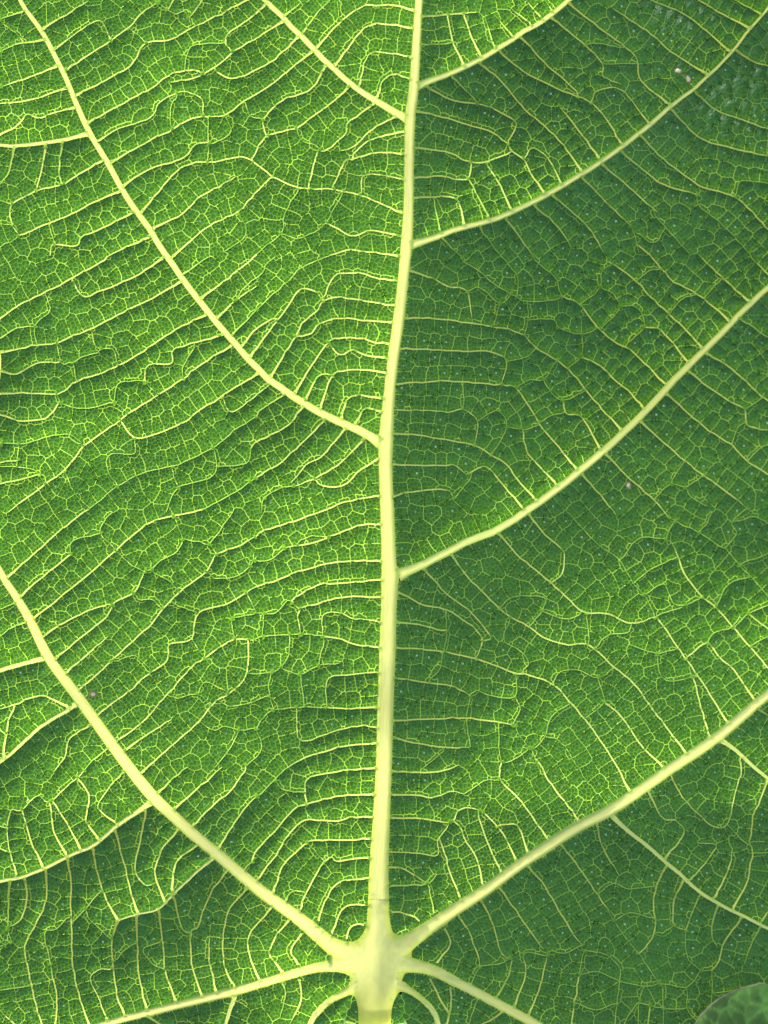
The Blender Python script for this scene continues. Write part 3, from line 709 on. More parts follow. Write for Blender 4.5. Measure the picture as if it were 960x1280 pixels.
print('cells', len(QA), len(wa), time.time() - T0)
for (ax, ay), (bx, by) in zip(wa.tolist(), wb.tolist()):            # pairs of areoles on both sides of every wall
    L = math.hypot(bx - ax, by - ay); n_ = max(1, int(round(L / 4.2)))
    tx, ty = (bx - ax) / L, (by - ay) / L
    for i in range(n_):
        t = (i + 0.5 + random.uniform(-0.12, 0.12)) / n_
        x, y = ax + (bx - ax) * t, ay + (by - ay) * t
        p1, p2 = (x - ty * 2.0, y + tx * 2.0), (x + ty * 2.0, y - tx * 2.0)
        if vein_gap(*p1) > 1.2 and vein_gap(*p2) > 1.2 and far_enough(*p1, 2.9) and far_enough(*p2, 2.9):
            put(*p1, False); put(*p2, False)
# fill
NT = 210000
cx = rng.uniform(X0 + 10, X1 - 10, NT); cy = rng.uniform(Y0 + 10, Y1 - 10, NT)
dd = sample(D3, cx, cy); okin = inside(cx, cy)
for x, y, d, o in zip(cx.tolist(), cy.tolist(), dd.tolist(), okin.tolist()):
    if d < 0.6: continue
    r = 3.65 if inpic(x, y) else 6.5
    if d < 6 and vein_gap(x, y) < 1.5: continue
    if far_enough(x, y, r): put(x, y, False)
S = np.array(SX); SD = np.array(SD)
SD |= (S[:, 1] > 1286) & (np.abs(S[:, 0] - np.interp(S[:, 1], [1206, 1240, 1280, 1420], [471, 470, 468.5, 462])) < np.interp(S[:, 1], [1222, 1240, 1260, 1280, 1420], [17, 24, 19, 16.5, 15.5]))
nh = np.hypot(S[:, 0] - HX, S[:, 1] - HY) < 108
SD[nh] |= hub_sdf(S[nh, 0], S[nh, 1]) < 0.5
print('seeds', len(S), time.time() - T0)
CB = np.zeros(len(S), int)
CA = nearest(QA, S, 17.0)
print('clusters', time.time() - T0)

# ------------------------------------------------------------------ Voronoi cells from the Delaunay triangles
pi, tidx, nxt, qn, CC, tri, start, end = voronoi(S)
# a cell is kept when it is no dummy, inside the rim and its corners lie near
far = np.hypot(CC[tidx, 0] - S[pi, 0], CC[tidx, 1] - S[pi, 1])
mx = np.zeros(len(S)); np.maximum.at(mx, pi, far)
keep = (~SD) & inside(S[:, 0], S[:, 1]) & (mx < 22) & (end - start >= 3)
qn = np.where(qn < 0, pi, qn)
he = keep[pi]
border = SD[qn]
isA = (CA[qn] != CA[pi]) & ~border
isB = (CB[qn] != CB[pi]) & ~border & ~isA
# the walls are drawn taut: their corners move towards their neighbours along the wall
eb = isA & (qn >= 0)
u1, u2 = tidx[eb], tidx[nxt[eb]]
deg = np.bincount(u1, minlength=len(CC)) + np.bincount(u2, minlength=len(CC))
bb = border & (qn >= 0)
fixed = np.zeros(len(CC), bool)
fixed[tidx[bb]] = True; fixed[tidx[nxt[bb]]] = True
mov = (deg > 0) & ~fixed
for _ in range(1):
    sx_ = np.bincount(u1, CC[u2, 0], len(CC)) + np.bincount(u2, CC[u1, 0], len(CC))
    sy_ = np.bincount(u1, CC[u2, 1], len(CC)) + np.bincount(u2, CC[u1, 1], len(CC))
    av = np.stack([sx_, sy_], 1) / np.maximum(deg, 1)[:, None]
    CC[mov] = CC[mov] * 0.6 + av[mov] * 0.4
cnt = np.maximum(1, np.bincount(pi, minlength=len(S)))
G = np.stack([np.bincount(pi, CC[tidx, 0], len(S)), np.bincount(pi, CC[tidx, 1], len(S))], 1) / cnt[:, None]
ed = CC[tidx[nxt]] - CC[tidx]
el = np.maximum(1e-6, np.hypot(ed[:, 0], ed[:, 1]))
h_e = np.abs(ed[:, 0] * (G[pi, 1] - CC[tidx, 1]) - ed[:, 1] * (G[pi, 0] - CC[tidx, 0])) / el
key = (np.minimum(pi, qn) * 7919 + np.maximum(pi, qn) * 104729) % 1000
patch = 0.75 + 0.5 * np.clip(0.5 + 0.35 * sample(vnoise(45, 45, 8), S[pi, 0], S[pi, 1]), 0, 1)
ck = (np.minimum(CB[pi], CB[qn]) * 31337 + np.maximum(CB[pi], CB[qn]) * 271) % 997 / 997.0
ckA = (np.minimum(CA[pi], CA[qn]) * 31337 + np.maximum(CA[pi], CA[qn]) * 271) % 997 / 997.0
wid = np.where(isA, 0.35 + 0.15 * ckA, 0.16 + 0.15 * key / 1000) * patch
# some of the finest veinlets end blindly: the same for both sides of an edge
wid = np.where(~isA & ~isB & (key < 130), 0.05, wid)
wid = np.where(border, 0.0, wid)
frac = np.clip(wid / np.maximum(h_e, 0.4), 0, 0.6)
prv = np.empty_like(nxt); prv[nxt] = np.arange(len(nxt))
sfr = np.maximum(frac, frac[prv])
inn = CC[tidx] + (G[pi] - CC[tidx]) * sfr[:, None]
print('voronoi', time.time() - T0, keep.sum())

# relief of the coarser cells
ea = he & (isA | isB)
mp = []
for f in (0.1, 0.35, 0.65, 0.9):
    mp.append(CC[tidx[ea]] * (1 - f) + CC[tidx[nxt[ea]]] * f)
mp = np.vstack(mp)
D4, _ = jfa(mp, np.zeros(len(mp)))
D4 = np.minimum(np.minimum(np.maximum(D4, 0), D3), 8)
eA = he & isA
mp = np.vstack([CC[tidx[eA]] * (1 - f) + CC[tidx[nxt[eA]]] * f for f in (0.1, 0.5, 0.9)])
DA, _ = jfa(mp, np.zeros(len(mp)))
DA = np.minimum(np.maximum(DA, 0), D3)
PUFF = 0.75 * BULL ** 2 * (1 - np.exp(-(DA / 4.5) ** 1.3))
RELIEF = RELIEF + blur(PUFF, 1) + blur(0.6 * BULL * (1 - np.exp(-D4 / 2.2)), 1) + 0.25 * blur(rng.normal(0, 1, RELIEF.shape), 1)
print('relief', time.time() - T0)

# ------------------------------------------------------------------ mesh helpers
def link_mesh(name, verts, faces_flat, loop_start, mats, parent=None, mat_idx=None, smooth=True, tone=None):
    me = bpy.data.meshes.new(name)
    verts = np.asarray(verts, np.float32)
    me.vertices.add(len(verts)); me.vertices.foreach_set('co', verts.ravel())
    me.loops.add(len(faces_flat)); me.loops.foreach_set('vertex_index', np.asarray(faces_flat, np.int32))
    me.polygons.add(len(loop_start)); me.polygons.foreach_set('loop_start', np.asarray(loop_start, np.int32))
    for m in mats: me.materials.append(m)
    if mat_idx is not None: me.polygons.foreach_set('material_index', np.asarray(mat_idx, np.int32))
    if smooth: me.polygons.foreach_set('use_smooth', np.ones(len(loop_start), bool))
    me.update(calc_edges=True)
    me.validate()
    if tone is not None:
        at = me.attributes.new('tone', 'FLOAT', 'POINT'); at.data.foreach_set('value', np.asarray(tone, np.float32))
    o = bpy.data.objects.new(name, me)
    col.objects.link(o)
    if parent: o.parent = parent
    return o

def mixed(name, verts, tris, quads, mats, parent, mt=None, mq=None, tone=None, smooth=True):
    fl = np.concatenate([np.asarray(tris, np.int64).reshape(-1), np.asarray(quads, np.int64).reshape(-1)])
    nt_, nq = len(tris), len(quads)
    ls = np.concatenate([np.arange(nt_) * 3, nt_ * 3 + np.arange(nq) * 4])
    mi = None
    if mt is not None: mi = np.concatenate([np.full(nt_, mt), np.full(nq, mq) if np.isscalar(mq) else mq])
    return link_mesh(name, verts, fl, ls, mats, parent, mi, smooth, tone)

leaf = bpy.data.objects.new('leaf', None)
col.objects.link(leaf)
leaf.empty_display_size = 0.01
leaf.matrix_world = RX
leaf['label'] = 'large green backlit leaf with pale yellow veins filling the whole picture'
leaf['category'] = 'leaf'

# ------------------------------------------------------------------ blade: every areole a small cushion, fine veinlets between them
cells = np.where(keep)[0]
cid = np.full(len(S), -1); cid[cells] = np.arange(len(cells))
hidx = np.where(he)[0]
hpos = np.full(len(pi), -1); hpos[hidx] = np.arange(len(hidx))
okn = hpos[nxt[hidx]] >= 0
hidx = hidx[okn]
hpos[:] = -1; hpos[hidx] = np.arange(len(hidx))
okn = hpos[nxt[hidx]] >= 0
ctr = np.stack([np.bincount(pi[hidx], inn[hidx, 0], len(S)), np.bincount(pi[hidx], inn[hidx, 1], len(S))], 1) / np.maximum(1, np.bincount(pi[hidx], minlength=len(S)))[:, None]
nC, nH, nTt = len(cells), len(hidx), len(tri)
cz = Z(ctr[cells, 0], ctr[cells, 1]) + rng.uniform(0.22, 0.5, nC)
iz = Z(inn[hidx, 0], inn[hidx, 1])
usedT = np.unique(np.concatenate([tidx[hidx], tidx[nxt[hidx]]]))
tmap = np.full(nTt, -1); tmap[usedT] = np.arange(len(usedT))
oz = Z(CC[usedT, 0], CC[usedT, 1]) - 0.12
V = np.vstack([to_local(ctr[cells, 0], ctr[cells, 1], cz), to_local(inn[hidx, 0], inn[hidx, 1], iz), to_local(CC[usedT, 0], CC[usedT, 1], oz)])
ctone = rng.normal(0, 0.16, nC)
tone = np.concatenate([ctone, ctone[cid[pi[hidx]]], np.zeros(len(usedT))])
g = okn
ih = nC + hpos[hidx[g]]; inx = nC + hpos[nxt[hidx[g]]]
tris = np.stack([cid[pi[hidx[g]]], inx, ih], 1)                    # seen from the front
o1 = nC + nH + tmap[tidx[hidx[g]]]; o2 = nC + nH + tmap[tidx[nxt[hidx[g]]]]
quad = np.stack([o1, ih, inx, o2], 1)
cls = np.where(border[hidx[g]], 3, np.where(isA[hidx[g]], 0, np.where(isB[hidx[g]], 1, 2)))
fineq = quad[(cls >= 1)]
mixed('blade', V, tris, fineq, [M_BLADE, M_FINE, M_MID], leaf, 0, np.where(rng.random(len(fineq)) < 0.6, 2, 1), tone)
fv, ft, fm = [], [], []
def gap_at(x, y):
    g = vein_gap(x, y)
    if abs(x - HX) < 112 and abs(y - 1206) < 112: g = min(g, float(hub_sdf(x, y)) - 0.45)
    return g
for d_ in np.where((SD | ~keep) & inside(S[:, 0], S[:, 1]) & (mx < 60))[0].tolist():
    if not inpic(*S[d_]): continue
    cs = CC[tidx[start[d_]:end[d_]]].tolist()
    gs = [gap_at(x, y) for x, y in cs]
    if max(gs) < 0.2: continue
    n_ = len(cs)
    for j in range(n_):
        if max(gs[j], gs[(j + 1) % n_]) > 0.12 and float(sample(D2S, (cs[j][0] + cs[(j + 1) % n_][0] + S[d_, 0]) / 3, (cs[j][1] + cs[(j + 1) % n_][1] + S[d_, 1]) / 3)) > (-9 if math.hypot(S[d_, 0] - HX, S[d_, 1] - 1206) < 100 else 0.1):
            i0 = len(fv)
            m_ = ((cs[j][0] + cs[(j + 1) % n_][0]) / 2, (cs[j][1] + cs[(j + 1) % n_][1]) / 2)
            f_ = 1.0 if vein_gap(*S[d_]) > -1.2 else 0.35
            fv += [(m_[0] + (S[d_, 0] - m_[0]) * f_, m_[1] + (S[d_, 1] - m_[1]) * f_), tuple(cs[j]), tuple(cs[(j + 1) % n_])]
            ft.append((i0, i0 + 2, i0 + 1)); fm.append(1 if math.hypot(S[d_, 0] - HX, S[d_, 1] - 1206) < 108 else 0)
fv = np.array(fv)
o = mixed('vein_forks', to_local(fv[:, 0], fv[:, 1], sample(BASE, fv[:, 0], fv[:, 1]) - 0.25 - 1.6 * np.repeat(np.array(fm), 3)), np.array(ft), np.zeros((0, 4), int), [M_MID, M_FINE], leaf)
o.data.polygons.foreach_set('material_index', np.array(fm, np.int32))
o['kind'] = 'stuff'
print('forks', len(ft))
nq_all = quad[cls == 0]
uv_, inv = np.unique(nq_all.reshape(-1), return_inverse=True)
NV = V[uv_].copy(); 
net = mixed('veinlet_network', NV, np.zeros((0, 3), int), inv.reshape(-1, 4), [M_NET], leaf)
net['kind'] = 'stuff'
net['label'] = 'fine net of pale veinlets all over the blade'
print('blade', len(tris) + 2 * len(fineq) + 2 * len(nq_all), time.time() - T0)

# ------------------------------------------------------------------ the veins: raised ridges along their lines
def ribbon(name, q, mat, arch, lift, over, parent, jag=0.0, prof=7, clip=None):
    keepq = inside(q[:, 0], q[:, 1])
    if mat not in (M_CROSS, M_LINK):
        rh = np.hypot(q[:, 0] - HX, q[:, 1] - 1206)
        if (rh < 80).any() and (rh > 80).any():                     # start flush with the outline of the cushion
            io = np.where(rh > 79.95)[0]
            i1 = io[0] if rh[0] < rh[-1] else io[-1]
            i0 = i1 - 1 if rh[0] < rh[-1] else i1 + 1
            t_ = (79.95 - rh[i0]) / (rh[i1] - rh[i0])
            q = q.copy(); q[i0] = q[i0] + (q[i1] - q[i0]) * t_
            keepq = inside(q[:, 0], q[:, 1]) & (np.hypot(q[:, 0] - HX, q[:, 1] - 1206) > 79.9)
        else: keepq &= rh > 79.9
    if clip is not None: keepq &= sample(clip[0], q[:, 0], q[:, 1]) > clip[1]
    q = q[keepq]
    if len(q) < 2: return None
    t = tangents(q)
    nrm = np.stack([-t[:, 1], t[:, 0]], 1)
    zc = sample(BASE, q[:, 0], q[:, 1])
    # an even run of height under the ridge
    for _ in range(3): zc[1:-1] = 0.25 * zc[:-2] + 0.5 * zc[1:-1] + 0.25 * zc[2:]
    us = np.linspace(-1, 1, prof)
    rows = []
    n = len(q)
    jl = rng.normal(0, jag, n); jr = rng.normal(0, jag, n)
    for u in us:
        w = (q[:, 2] + over) * abs(u) + np.where(abs(u) > 0.99, np.abs(jl if u < 0 else jr), 0)
        x = q[:, 0] + nrm[:, 0] * w * np.sign(u); y = q[:, 1] + nrm[:, 1] * w * np.sign(u)
        if mat not in (M_CROSS, M_LINK):                             # the first row lies on the round outline of the cushion
            for e_ in (0, -1):
                rr_ = math.hypot(q[e_, 0] - HX, q[e_, 1] - 1206)
                if 79 < rr_ < 81:
                    d_ = math.hypot(x[e_] - HX, y[e_] - 1206)
                    x[e_] = HX + (x[e_] - HX) * 79.8 / d_; y[e_] = 1206 + (y[e_] - 1206) * 79.8 / d_
        edge = sample(BASE, x, y)
        f = abs(u) ** 2
        z = (zc + arch * q[:, 2] + lift) * (1 - f) + (edge + lift * 0.7) * f
        rows.append(to_local(x, y, z))
    V = np.stack(rows, 1).reshape(-1, 3)
    a = np.arange(n - 1)[:, None] * prof + np.arange(prof - 1)[None]
    a = a.reshape(-1)
    quads = np.stack([a, a + 1, a + 1 + prof, a + prof], 1)
    o = mixed(name, V, np.zeros((0, 3), int), quads, [mat], parent)
    if mat not in (M_CROSS, M_LINK):
        sl = np.concatenate([[0], np.cumsum(np.hypot(*np.diff(q[:, :2], axis=0).T))])
        rb = np.zeros((n, prof, 3), np.float32)
        rb[:, :, 0] = us[None] * q[:, 2:3] * 0.55 + rng.uniform(0, 50)
        rb[:, :, 1] = sl[:, None] * 0.035
        rb[:, :, 2] = np.abs(us)[None]
        at = o.data.attributes.new('rib', 'FLOAT_VECTOR', 'POINT'); at.data.foreach_set('vector', rb.ravel())
    return o

n_cross = 0
extra = []
for k, q in veins:
    if k in ('cross_vein', 'link_vein'):
        if True:
            L = np.hypot(*np.diff(q[:, :2], axis=0).T).sum()
            extra.append((L if inpic(*q[len(q) // 2, :2]) else L * 0.01, q, k))
    else:
        s = np.concatenate([[0], np.cumsum(np.hypot(*np.diff(q[:, :2], axis=0).T))])
        step = 1.5 if k != 'side_vein' else 2.0
        tt = np.linspace(0, s[-1], int(s[-1] / step) + 2)
        q2 = np.stack([np.interp(tt, s, q[:, c]) for c in range(3)], 1)
        if k == 'side_vein': ribbon('side_vein', q2, M_SIDE, 0.06, 0.35, 0.5, leaf, 0.3, clip=(D1S, -2.0))
        else: ribbon(k, q2, M_MAIN, 0.07, 0.45, 0.7, leaf, 0.55, 13)
extra.sort(key=lambda e: -e[0])
rest_v, rest_q, off = [], [], 0
for i, (L, q, k) in enumerate(extra):
    s_ = np.concatenate([[0], np.cumsum(np.hypot(*np.diff(q[:, :2], axis=0).T))])
    tt = np.linspace(0, s_[-1], int(s_[-1] / 1.4) + 2)
    q = np.stack([np.interp(tt, s_, q[:, c]) for c in range(3)], 1)
    o = ribbon(k, q, M_CROSS if k == 'cross_vein' else M_LINK, 0.05, 0.14, 0.42 if k == 'cross_vein' else 0.3, leaf, 0.12, 3 if q[:, 2].max() < 1.2 else 5, clip=(D2S, -2.2))
    if o and i >= 300:                                             # past the three hundred that show largest
        me = o.data
        co = np.zeros(len(me.vertices) * 3, np.float32); me.vertices.foreach_get('co', co)
        li = np.zeros(len(me.loops), np.int32); me.loops.foreach_get('vertex_index', li)
        rest_v.append(co.reshape(-1, 3)); rest_q.append(li.reshape(-1, 4) + off); off += len(me.vertices)
        bpy.data.objects.remove(o); bpy.data.meshes.remove(me)
if rest_v:
    o = mixed('short_cross_veins', np.vstack(rest_v), np.zeros((0, 3), int), np.vstack(rest_q), [M_LINK], leaf)
    o['kind'] = 'stuff'
print('cross veins', len(extra), time.time() - T0)

# ------------------------------------------------------------------ hub and stalk
def blob(name, mat, prof, nseg, parent):
    """stack of rings: (centre x, centre y, radius x, z front offset, depth) built as a closed tapering tube along -y of the picture"""
    rows = []
    for (x, y, rx, zf, rd) in prof:
        a = np.linspace(0, 2 * math.pi, nseg, endpoint=False)
        rows.append(to_local(x + np.cos(a) * rx, np.full(nseg, float(y)), ZH + zf + np.sin(a) * rd))
    n = len(prof)
    V = np.stack(rows).reshape(-1, 3)
    q = []
    for i in range(n - 1):
        for j in range(nseg):
            q.append((i * nseg + j, i * nseg + (j + 1) % nseg, (i + 1) * nseg + (j + 1) % nseg, (i + 1) * nseg + j))
    return mixed(name, V, np.zeros((0, 3), int), np.array(q)[:, ::-1], [mat], parent)
ys = np.linspace(1285, 1420, 30)
prof = []
for y in ys:
    wx = np.interp(y, [1285, 1300, 1420], [19.6, 19, 18])
    cxp = np.interp(y, [1285, 1420], [468.2, 462])
    zf = np.interp(y, [1285, 1300, 1420], [-3.5, -1, 55])
    rd = np.interp(y, [1285, 1300, 1420], [11, 13, 18])
    prof.append((cxp, y, wx, zf, rd))
o = blob('leaf_stalk', M_STALKLOW, prof, 32, leaf)
aa_ = np.tile(np.linspace(0, 2 * math.pi, 32, endpoint=False), len(prof)); yy_ = np.repeat(ys, 32)
rb = np.stack([np.cos(aa_) * 6 + 20, yy_ * 0.035, np.abs(np.cos(aa_)) * 0.9], 1).astype(np.float32)
at = o.data.attributes.new('rib', 'FLOAT_VECTOR', 'POINT'); at.data.foreach_set('vector', rb.ravel())
HC = (470.0, 1206.0)
def hub_edge(x, y): return np.maximum(hub_sdf(x, y) - 0.7, np.hypot(x - HC[0], y - HC[1]) - 80)
st_ = 1.25
hx, hy = np.meshgrid(np.arange(385, 556, st_), np.arange(1120, 1291, st_))
hs = hub_edge(hx, hy)
fx = (hs[:-1, :-1] < 0) | (hs[1:, :-1] < 0) | (hs[:-1, 1:] < 0) | (hs[1:, 1:] < 0)
ids = np.arange(hx.size).reshape(hx.shape)
qd = np.stack([ids[:-1, :-1][fx], ids[:-1, 1:][fx], ids[1:, 1:][fx], ids[1:, :-1][fx]], 1)
us_, inv = np.unique(qd.reshape(-1), return_inverse=True)
x, y = hx.reshape(-1)[us_].copy(), hy.reshape(-1)[us_].copy()
for _ in range(4):                                                  # outer corners slide onto the outline
    d = hub_edge(x, y); e_ = 0.2
    gxx = (hub_edge(x + e_, y) - hub_edge(x - e_, y)) / (2 * e_); gyy = (hub_edge(x, y + e_) - hub_edge(x, y - e_)) / (2 * e_)
    g2 = np.maximum(0.2, gxx ** 2 + gyy ** 2)
    m = d > 0
    x[m] -= (d * gxx / g2)[m]; y[m] -= (d * gyy / g2)[m]
sdv = hub_sdf(x, y)
allq = np.vstack(HUBV)
allq = allq[np.hypot(allq[:, 0] - HX, allq[:, 1] - HY) < 170]
wn = np.array([allq[np.argmin(np.hypot(a_ - allq[:, 0], b_ - allq[:, 1]) - allq[:, 2]), 2] for a_, b_ in zip(x, y)])
wn = np.clip(wn, 3, 13)
u = 1 - np.clip(-sdv, 0, wn) / wn
fr = np.clip(np.hypot(x - HC[0], y - HC[1]) / 80, 0, 1) ** 2
bz = sample(BASE, x, y)
fr = sm(58, 79, np.hypot(x - HC[0], y - HC[1]))
z = (sample(blur(MACRO, 14), x, y) + 0.8) * (1 - fr) + bz * fr + 0.32 + (0.14 + 0.07 * wn) * (1 - u * u)
cxs = 470 - (y - 1206) * 0.03
z = z + 5 * sm(1205, 1280, y) * np.maximum(0, 1 - ((x - cxs) / 27.0) ** 2)
o = mixed('vein_hub', to_local(x, y, z), np.zeros((0, 3), int), inv.reshape(-1, 4)[:, ::-1], [M_STALK], leaf)
an_ = np.arctan2(y - HC[1], x - HC[0]); rh_ = np.hypot(x - HC[0], y - HC[1])
rb = np.stack([x * 0.10, y * 0.06, u], 1).astype(np.float32)
at = o.data.attributes.new('rib', 'FLOAT_VECTOR', 'POINT'); at.data.foreach_set('vector', rb.ravel())

# ------------------------------------------------------------------ short hairs along the thick veins
hv, hf = [], []
for k, q in veins:
    if k in ('cross_vein', 'link_vein'): continue
    s = np.concatenate([[0], np.cumsum(np.hypot(*np.diff(q[:, :2], axis=0).T))])
    t = tangents(q)
    for pos in np.arange(1, s[-1], 1.5 if k != 'side_vein' else 3.0):
        x, y, hw = (float(np.interp(pos, s, q[:, c])) for c in range(3))
        if hw < 2.4 or not inpic(x, y): continue
        tx, ty = float(np.interp(pos, s, t[:, 0])), float(np.interp(pos, s, t[:, 1]))
        for sg in (-1, 1):
            if random.random() < 0.25: continue
            ln = random.uniform(1.6, 4.8) * min(1.0, hw / 7.0) + 0.5
            sk = random.uniform(-0.6, 0.6)
            nx, ny = -ty * sg, tx * sg
            bx, by = x + nx * (hw - 0.3), y + ny * (hw - 0.3)
            ex, ey = bx + (nx + tx * sk) * ln, by + (ny + ty * sk) * ln
            wd = 0.42
            zb = float(sample(BASE, bx, by)) + 1.0; ze = float(sample(RELIEF, ex, ey)) + random.uniform(0.6, 1.5)
            i = len(hv)
            hv += [(bx + tx * wd, by + ty * wd, zb), (bx - tx * wd, by - ty * wd, zb), (ex, ey, ze)]
            hf.append((i, i + 1, i + 2))
hv = np.array(hv)
o = mixed('vein_hairs', to_local(hv[:, 0], hv[:, 1], hv[:, 2]), np.array(hf), np.zeros((0, 4), int), [M_HAIR], leaf)
o['kind'] = 'stuff'

# ------------------------------------------------------------------ tiny pale glands in the cells
gv, gf = [], []
for (x, y) in QA.tolist():
    if not (0 < x < 960 and 0 < y < 1280): continue
    if vein_gap(x, y) < 4: continue
    pr = 0.48 if x > 500 else (0.30 if y > 600 else 0.12)
    if random.random() > pr: continue
    z0 = float(sample(RELIEF, x, y)) + 0.75
    i = len(gv)
    gv.append((x, y, z0 + 0.5))
    n = 8
    r0 = random.uniform(1.0, 1.75)
    for j in range(n):
        a = j * 2 * math.pi / n + random.uniform(-0.2, 0.2)
        r = r0 * (1.0 if j % 2 else random.uniform(0.4, 0.7)) * random.uniform(0.8, 1.2)
        gv.append((x + math.cos(a) * r, y + math.sin(a) * r, z0 - 0.2))
    for j in range(n): gf.append((i, i + 1 + (j + 1) % n, i + 1 + j))
gv = np.array(gv)
o = mixed('pale_specks', to_local(gv[:, 0], gv[:, 1], gv[:, 2]), np.array(gf), np.zeros((0, 4), int), [M_SPECK], leaf)
o['kind'] = 'stuff'

# ------------------------------------------------------------------ blemishes
def blemish(x, y, rx, ry, rot, ring, label):
    def disc(nm, ax, ay, h, mat, par, dz):
        V = []; n = 18; R = 4
        V.append((x, y, float(sample(RELIEF, x, y)) + dz + h))
        js = [random.uniform(0.82, 1.15) for _ in range(n)]
        for i in range(1, R + 1):
            f = i / R
            for j in range(n):
                a = j * 2 * math.pi / n
                u, v = math.cos(a) * ax * f * js[j], math.sin(a) * ay * f * js[j]
                px, py = x + u * math.cos(rot) - v * math.sin(rot), y + u * math.sin(rot) + v * math.cos(rot)
                V.append((px, py, float(sample(RELIEF, px, py)) + dz + h * (1 - f * f) - (0.6 if i == R else 0)))
        V = np.array(V)
        t = [(0, 1 + (j + 1) % n, 1 + j) for j in range(n)]
        q = [(1 + i * n + j, 1 + i * n + (j + 1) % n, 1 + (i + 1) * n + (j + 1) % n, 1 + (i + 1) * n + j) for i in range(R - 1) for j in range(n)]
        return mixed(nm, to_local(V[:, 0], V[:, 1], V[:, 2]), np.array(t), np.array(q), [mat], par)
    r = disc('blemish', rx * ring, ry * ring, 0.2, M_RING, leaf, 0.75)
    r['label'] = label
    disc('blemish_centre', rx, ry, 0.7, M_SPOT, r, 0.95)
blemish(846.5, 90.5, 4.2, 2.6, 0.1, 1.35, 'cream spot with tan rim near the upper right vein, upper of two')
blemish(858.7, 100.8, 2.7, 4.6, -0.35, 1.35, 'cream spot with tan rim near the upper right vein, lower of two')
blemish(783.8, 606.5, 2.6, 3.4, 0.2, 1.5, 'small pinkish spot on the dark green right side')
blemish(115.3, 868.5, 3.6, 2.6, 0.1, 2.0, 'brown ringed spot with white centre beside the lower left vein')

# ------------------------------------------------------------------ the small leaf over the lower right corner
tip = bpy.data.objects.new('small_leaf', None)
col.objects.link(tip)
tip.empty_display_size = 0.01
tip.matrix_world = RX
tip['label'] = 'small dark green leaf with tan margin overlapping the bottom right corner'
tip['category'] = 'leaf'
edge = spline([(838,1420,0),(846,1340,0),(858,1296,0),(870,1271,0),(885,1254,0),(903,1241,0),(922,1233,0),(940,1228,0),(952,1225.5,0),(962,1232,0),(985,1246,0),(1020,1262,0),(1060,1300,0),(1085,1350,0),(1080,1420,0),(1030,1470,0),(940,1490,0),(870,1470,0),(838,1420,0)], 3.0)[:-1, :2]
edge += rng.normal(0, 0.35, edge.shape) - np.array([3.0, 4.0])
TC = np.array([955.0, 1365.0])
Z_T = float(Z(930, 1270)) + 26
nE, nRr = len(edge), 44
lump = np.random.default_rng(5)
bx_ = lump.uniform(800, 1120, 260); by_ = lump.uniform(1200, 1510, 260)
def tipz(x, y, f):
    d = np.sort(np.hypot(x[:, None] - bx_[None], y[:, None] - by_[None]), 1)
    bump = 4.5 * (1 - np.exp(-(d[:, 1] - d[:, 0]) / 5.0))
    return Z_T + 22 * (1 - f ** 2) ** 0.8 + bump * (1 - f ** 6) + 0.05 * (y - 1280)
def tiptone(x, y):
    d = np.sort(np.hypot(x[:, None] - bx_[None], y[:, None] - by_[None]), 1)
    return 0.9 * np.exp(-(d[:, 1] - d[:, 0]) / 2.0) - 0.3
rows = [to_local(TC[:1], TC[1:], tipz(TC[:1], TC[1:], np.array([0.0])))]
tt_ = [np.zeros(1)]
for i in range(1, nRr + 1):
    f = (i / nRr) ** 0.7
    p = TC + (edge - TC) * f
    rows.append(to_local(p[:, 0], p[:, 1], tipz(p[:, 0], p[:, 1], np.full(nE, f)))); tt_.append(tiptone(p[:, 0], p[:, 1]))
V = np.vstack(rows)
tr = [(0, 1 + (j + 1) % nE, 1 + j) for j in range(nE)]
qd = [(1 + i * nE + j, 1 + i * nE + (j + 1) % nE, 1 + (i + 1) * nE + (j + 1) % nE, 1 + (i + 1) * nE + j) for i in range(nRr - 1) for j in range(nE)]
mixed('blade', V, np.array(tr), np.array(qd), [M_TIP], tip, tone=np.concatenate(tt_))
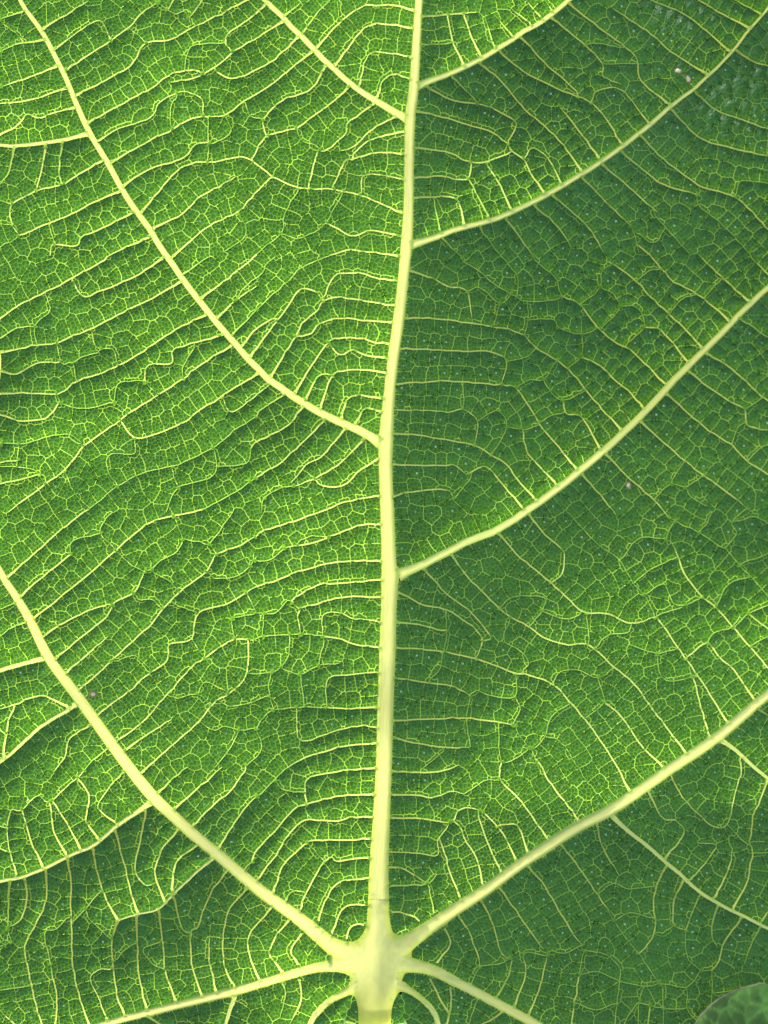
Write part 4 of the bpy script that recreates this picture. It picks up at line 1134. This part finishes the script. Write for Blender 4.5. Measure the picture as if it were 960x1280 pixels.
# its thickened margin
zed = tipz(edge[:, 0], edge[:, 1], np.ones(nE))
nn = edge - TC; nn /= np.hypot(nn[:, 0], nn[:, 1])[:, None]
rows = []
for a in np.linspace(0, 2 * math.pi, 8, endpoint=False):
    r = 1.0 + 0.25 * np.sin(np.arange(nE) * 0.37)
    rows.append(to_local(edge[:, 0] + nn[:, 0] * math.cos(a) * r, edge[:, 1] + nn[:, 1] * math.cos(a) * r, zed + math.sin(a) * r))
V = np.stack(rows, 1).reshape(-1, 3)
qd = [(i * 8 + j, i * 8 + (j + 1) % 8, ((i + 1) % nE) * 8 + (j + 1) % 8, ((i + 1) % nE) * 8 + j) for i in range(nE) for j in range(8)]
mixed('margin', V, np.zeros((0, 3), int), np.array(qd), [M_TIPM], tip)
# its veins
def tipvein(name, pts, hw):
    q = spline([(x, y, w_) for (x, y), w_ in zip(pts, np.linspace(hw, hw * 0.3, len(pts)))], 3.0)
    t = tangents(q); nr_ = np.stack([-t[:, 1], t[:, 0]], 1)
    rows = []
    for u in np.linspace(-1, 1, 5):
        x = q[:, 0] + nr_[:, 0] * q[:, 2] * u; y = q[:, 1] + nr_[:, 1] * q[:, 2] * u
        k = np.array([max(0.0, 1.0)] * len(q))
        f = np.array([frac_of(a, b) for a, b in zip(x, y)])
        rows.append(to_local(x, y, tipz(x, y, f) + 0.5 + 0.8 * (1 - u * u)))
    V = np.stack(rows, 1).reshape(-1, 3)
    a = (np.arange(len(q) - 1)[:, None] * 5 + np.arange(4)[None]).reshape(-1)
    mixed(name, V, np.zeros((0, 3), int), np.stack([a, a + 1, a + 6, a + 5], 1), [M_SIDE], tip)
ea_ = np.arctan2(edge[:, 1] - TC[1], edge[:, 0] - TC[0]); er_ = np.hypot(edge[:, 0] - TC[0], edge[:, 1] - TC[1])
so = np.argsort(ea_)
def frac_of(x, y):
    a = math.atan2(y - TC[1], x - TC[0])
    return min(1.0, math.hypot(x - TC[0], y - TC[1]) / np.interp(a, ea_[so], er_[so], period=2 * math.pi))
tipvein('midrib', [(960, 1480), (958, 1420), (955, 1360), (953, 1310), (952, 1280)], 4.0)
tipvein('side_vein', [(956, 1400), (925, 1360), (900, 1335), (880, 1322)], 2.2)
tipvein('side_vein', [(956, 1400), (995, 1355), (1025, 1325), (1050, 1310)], 2.2)
print('done', time.time() - T0)
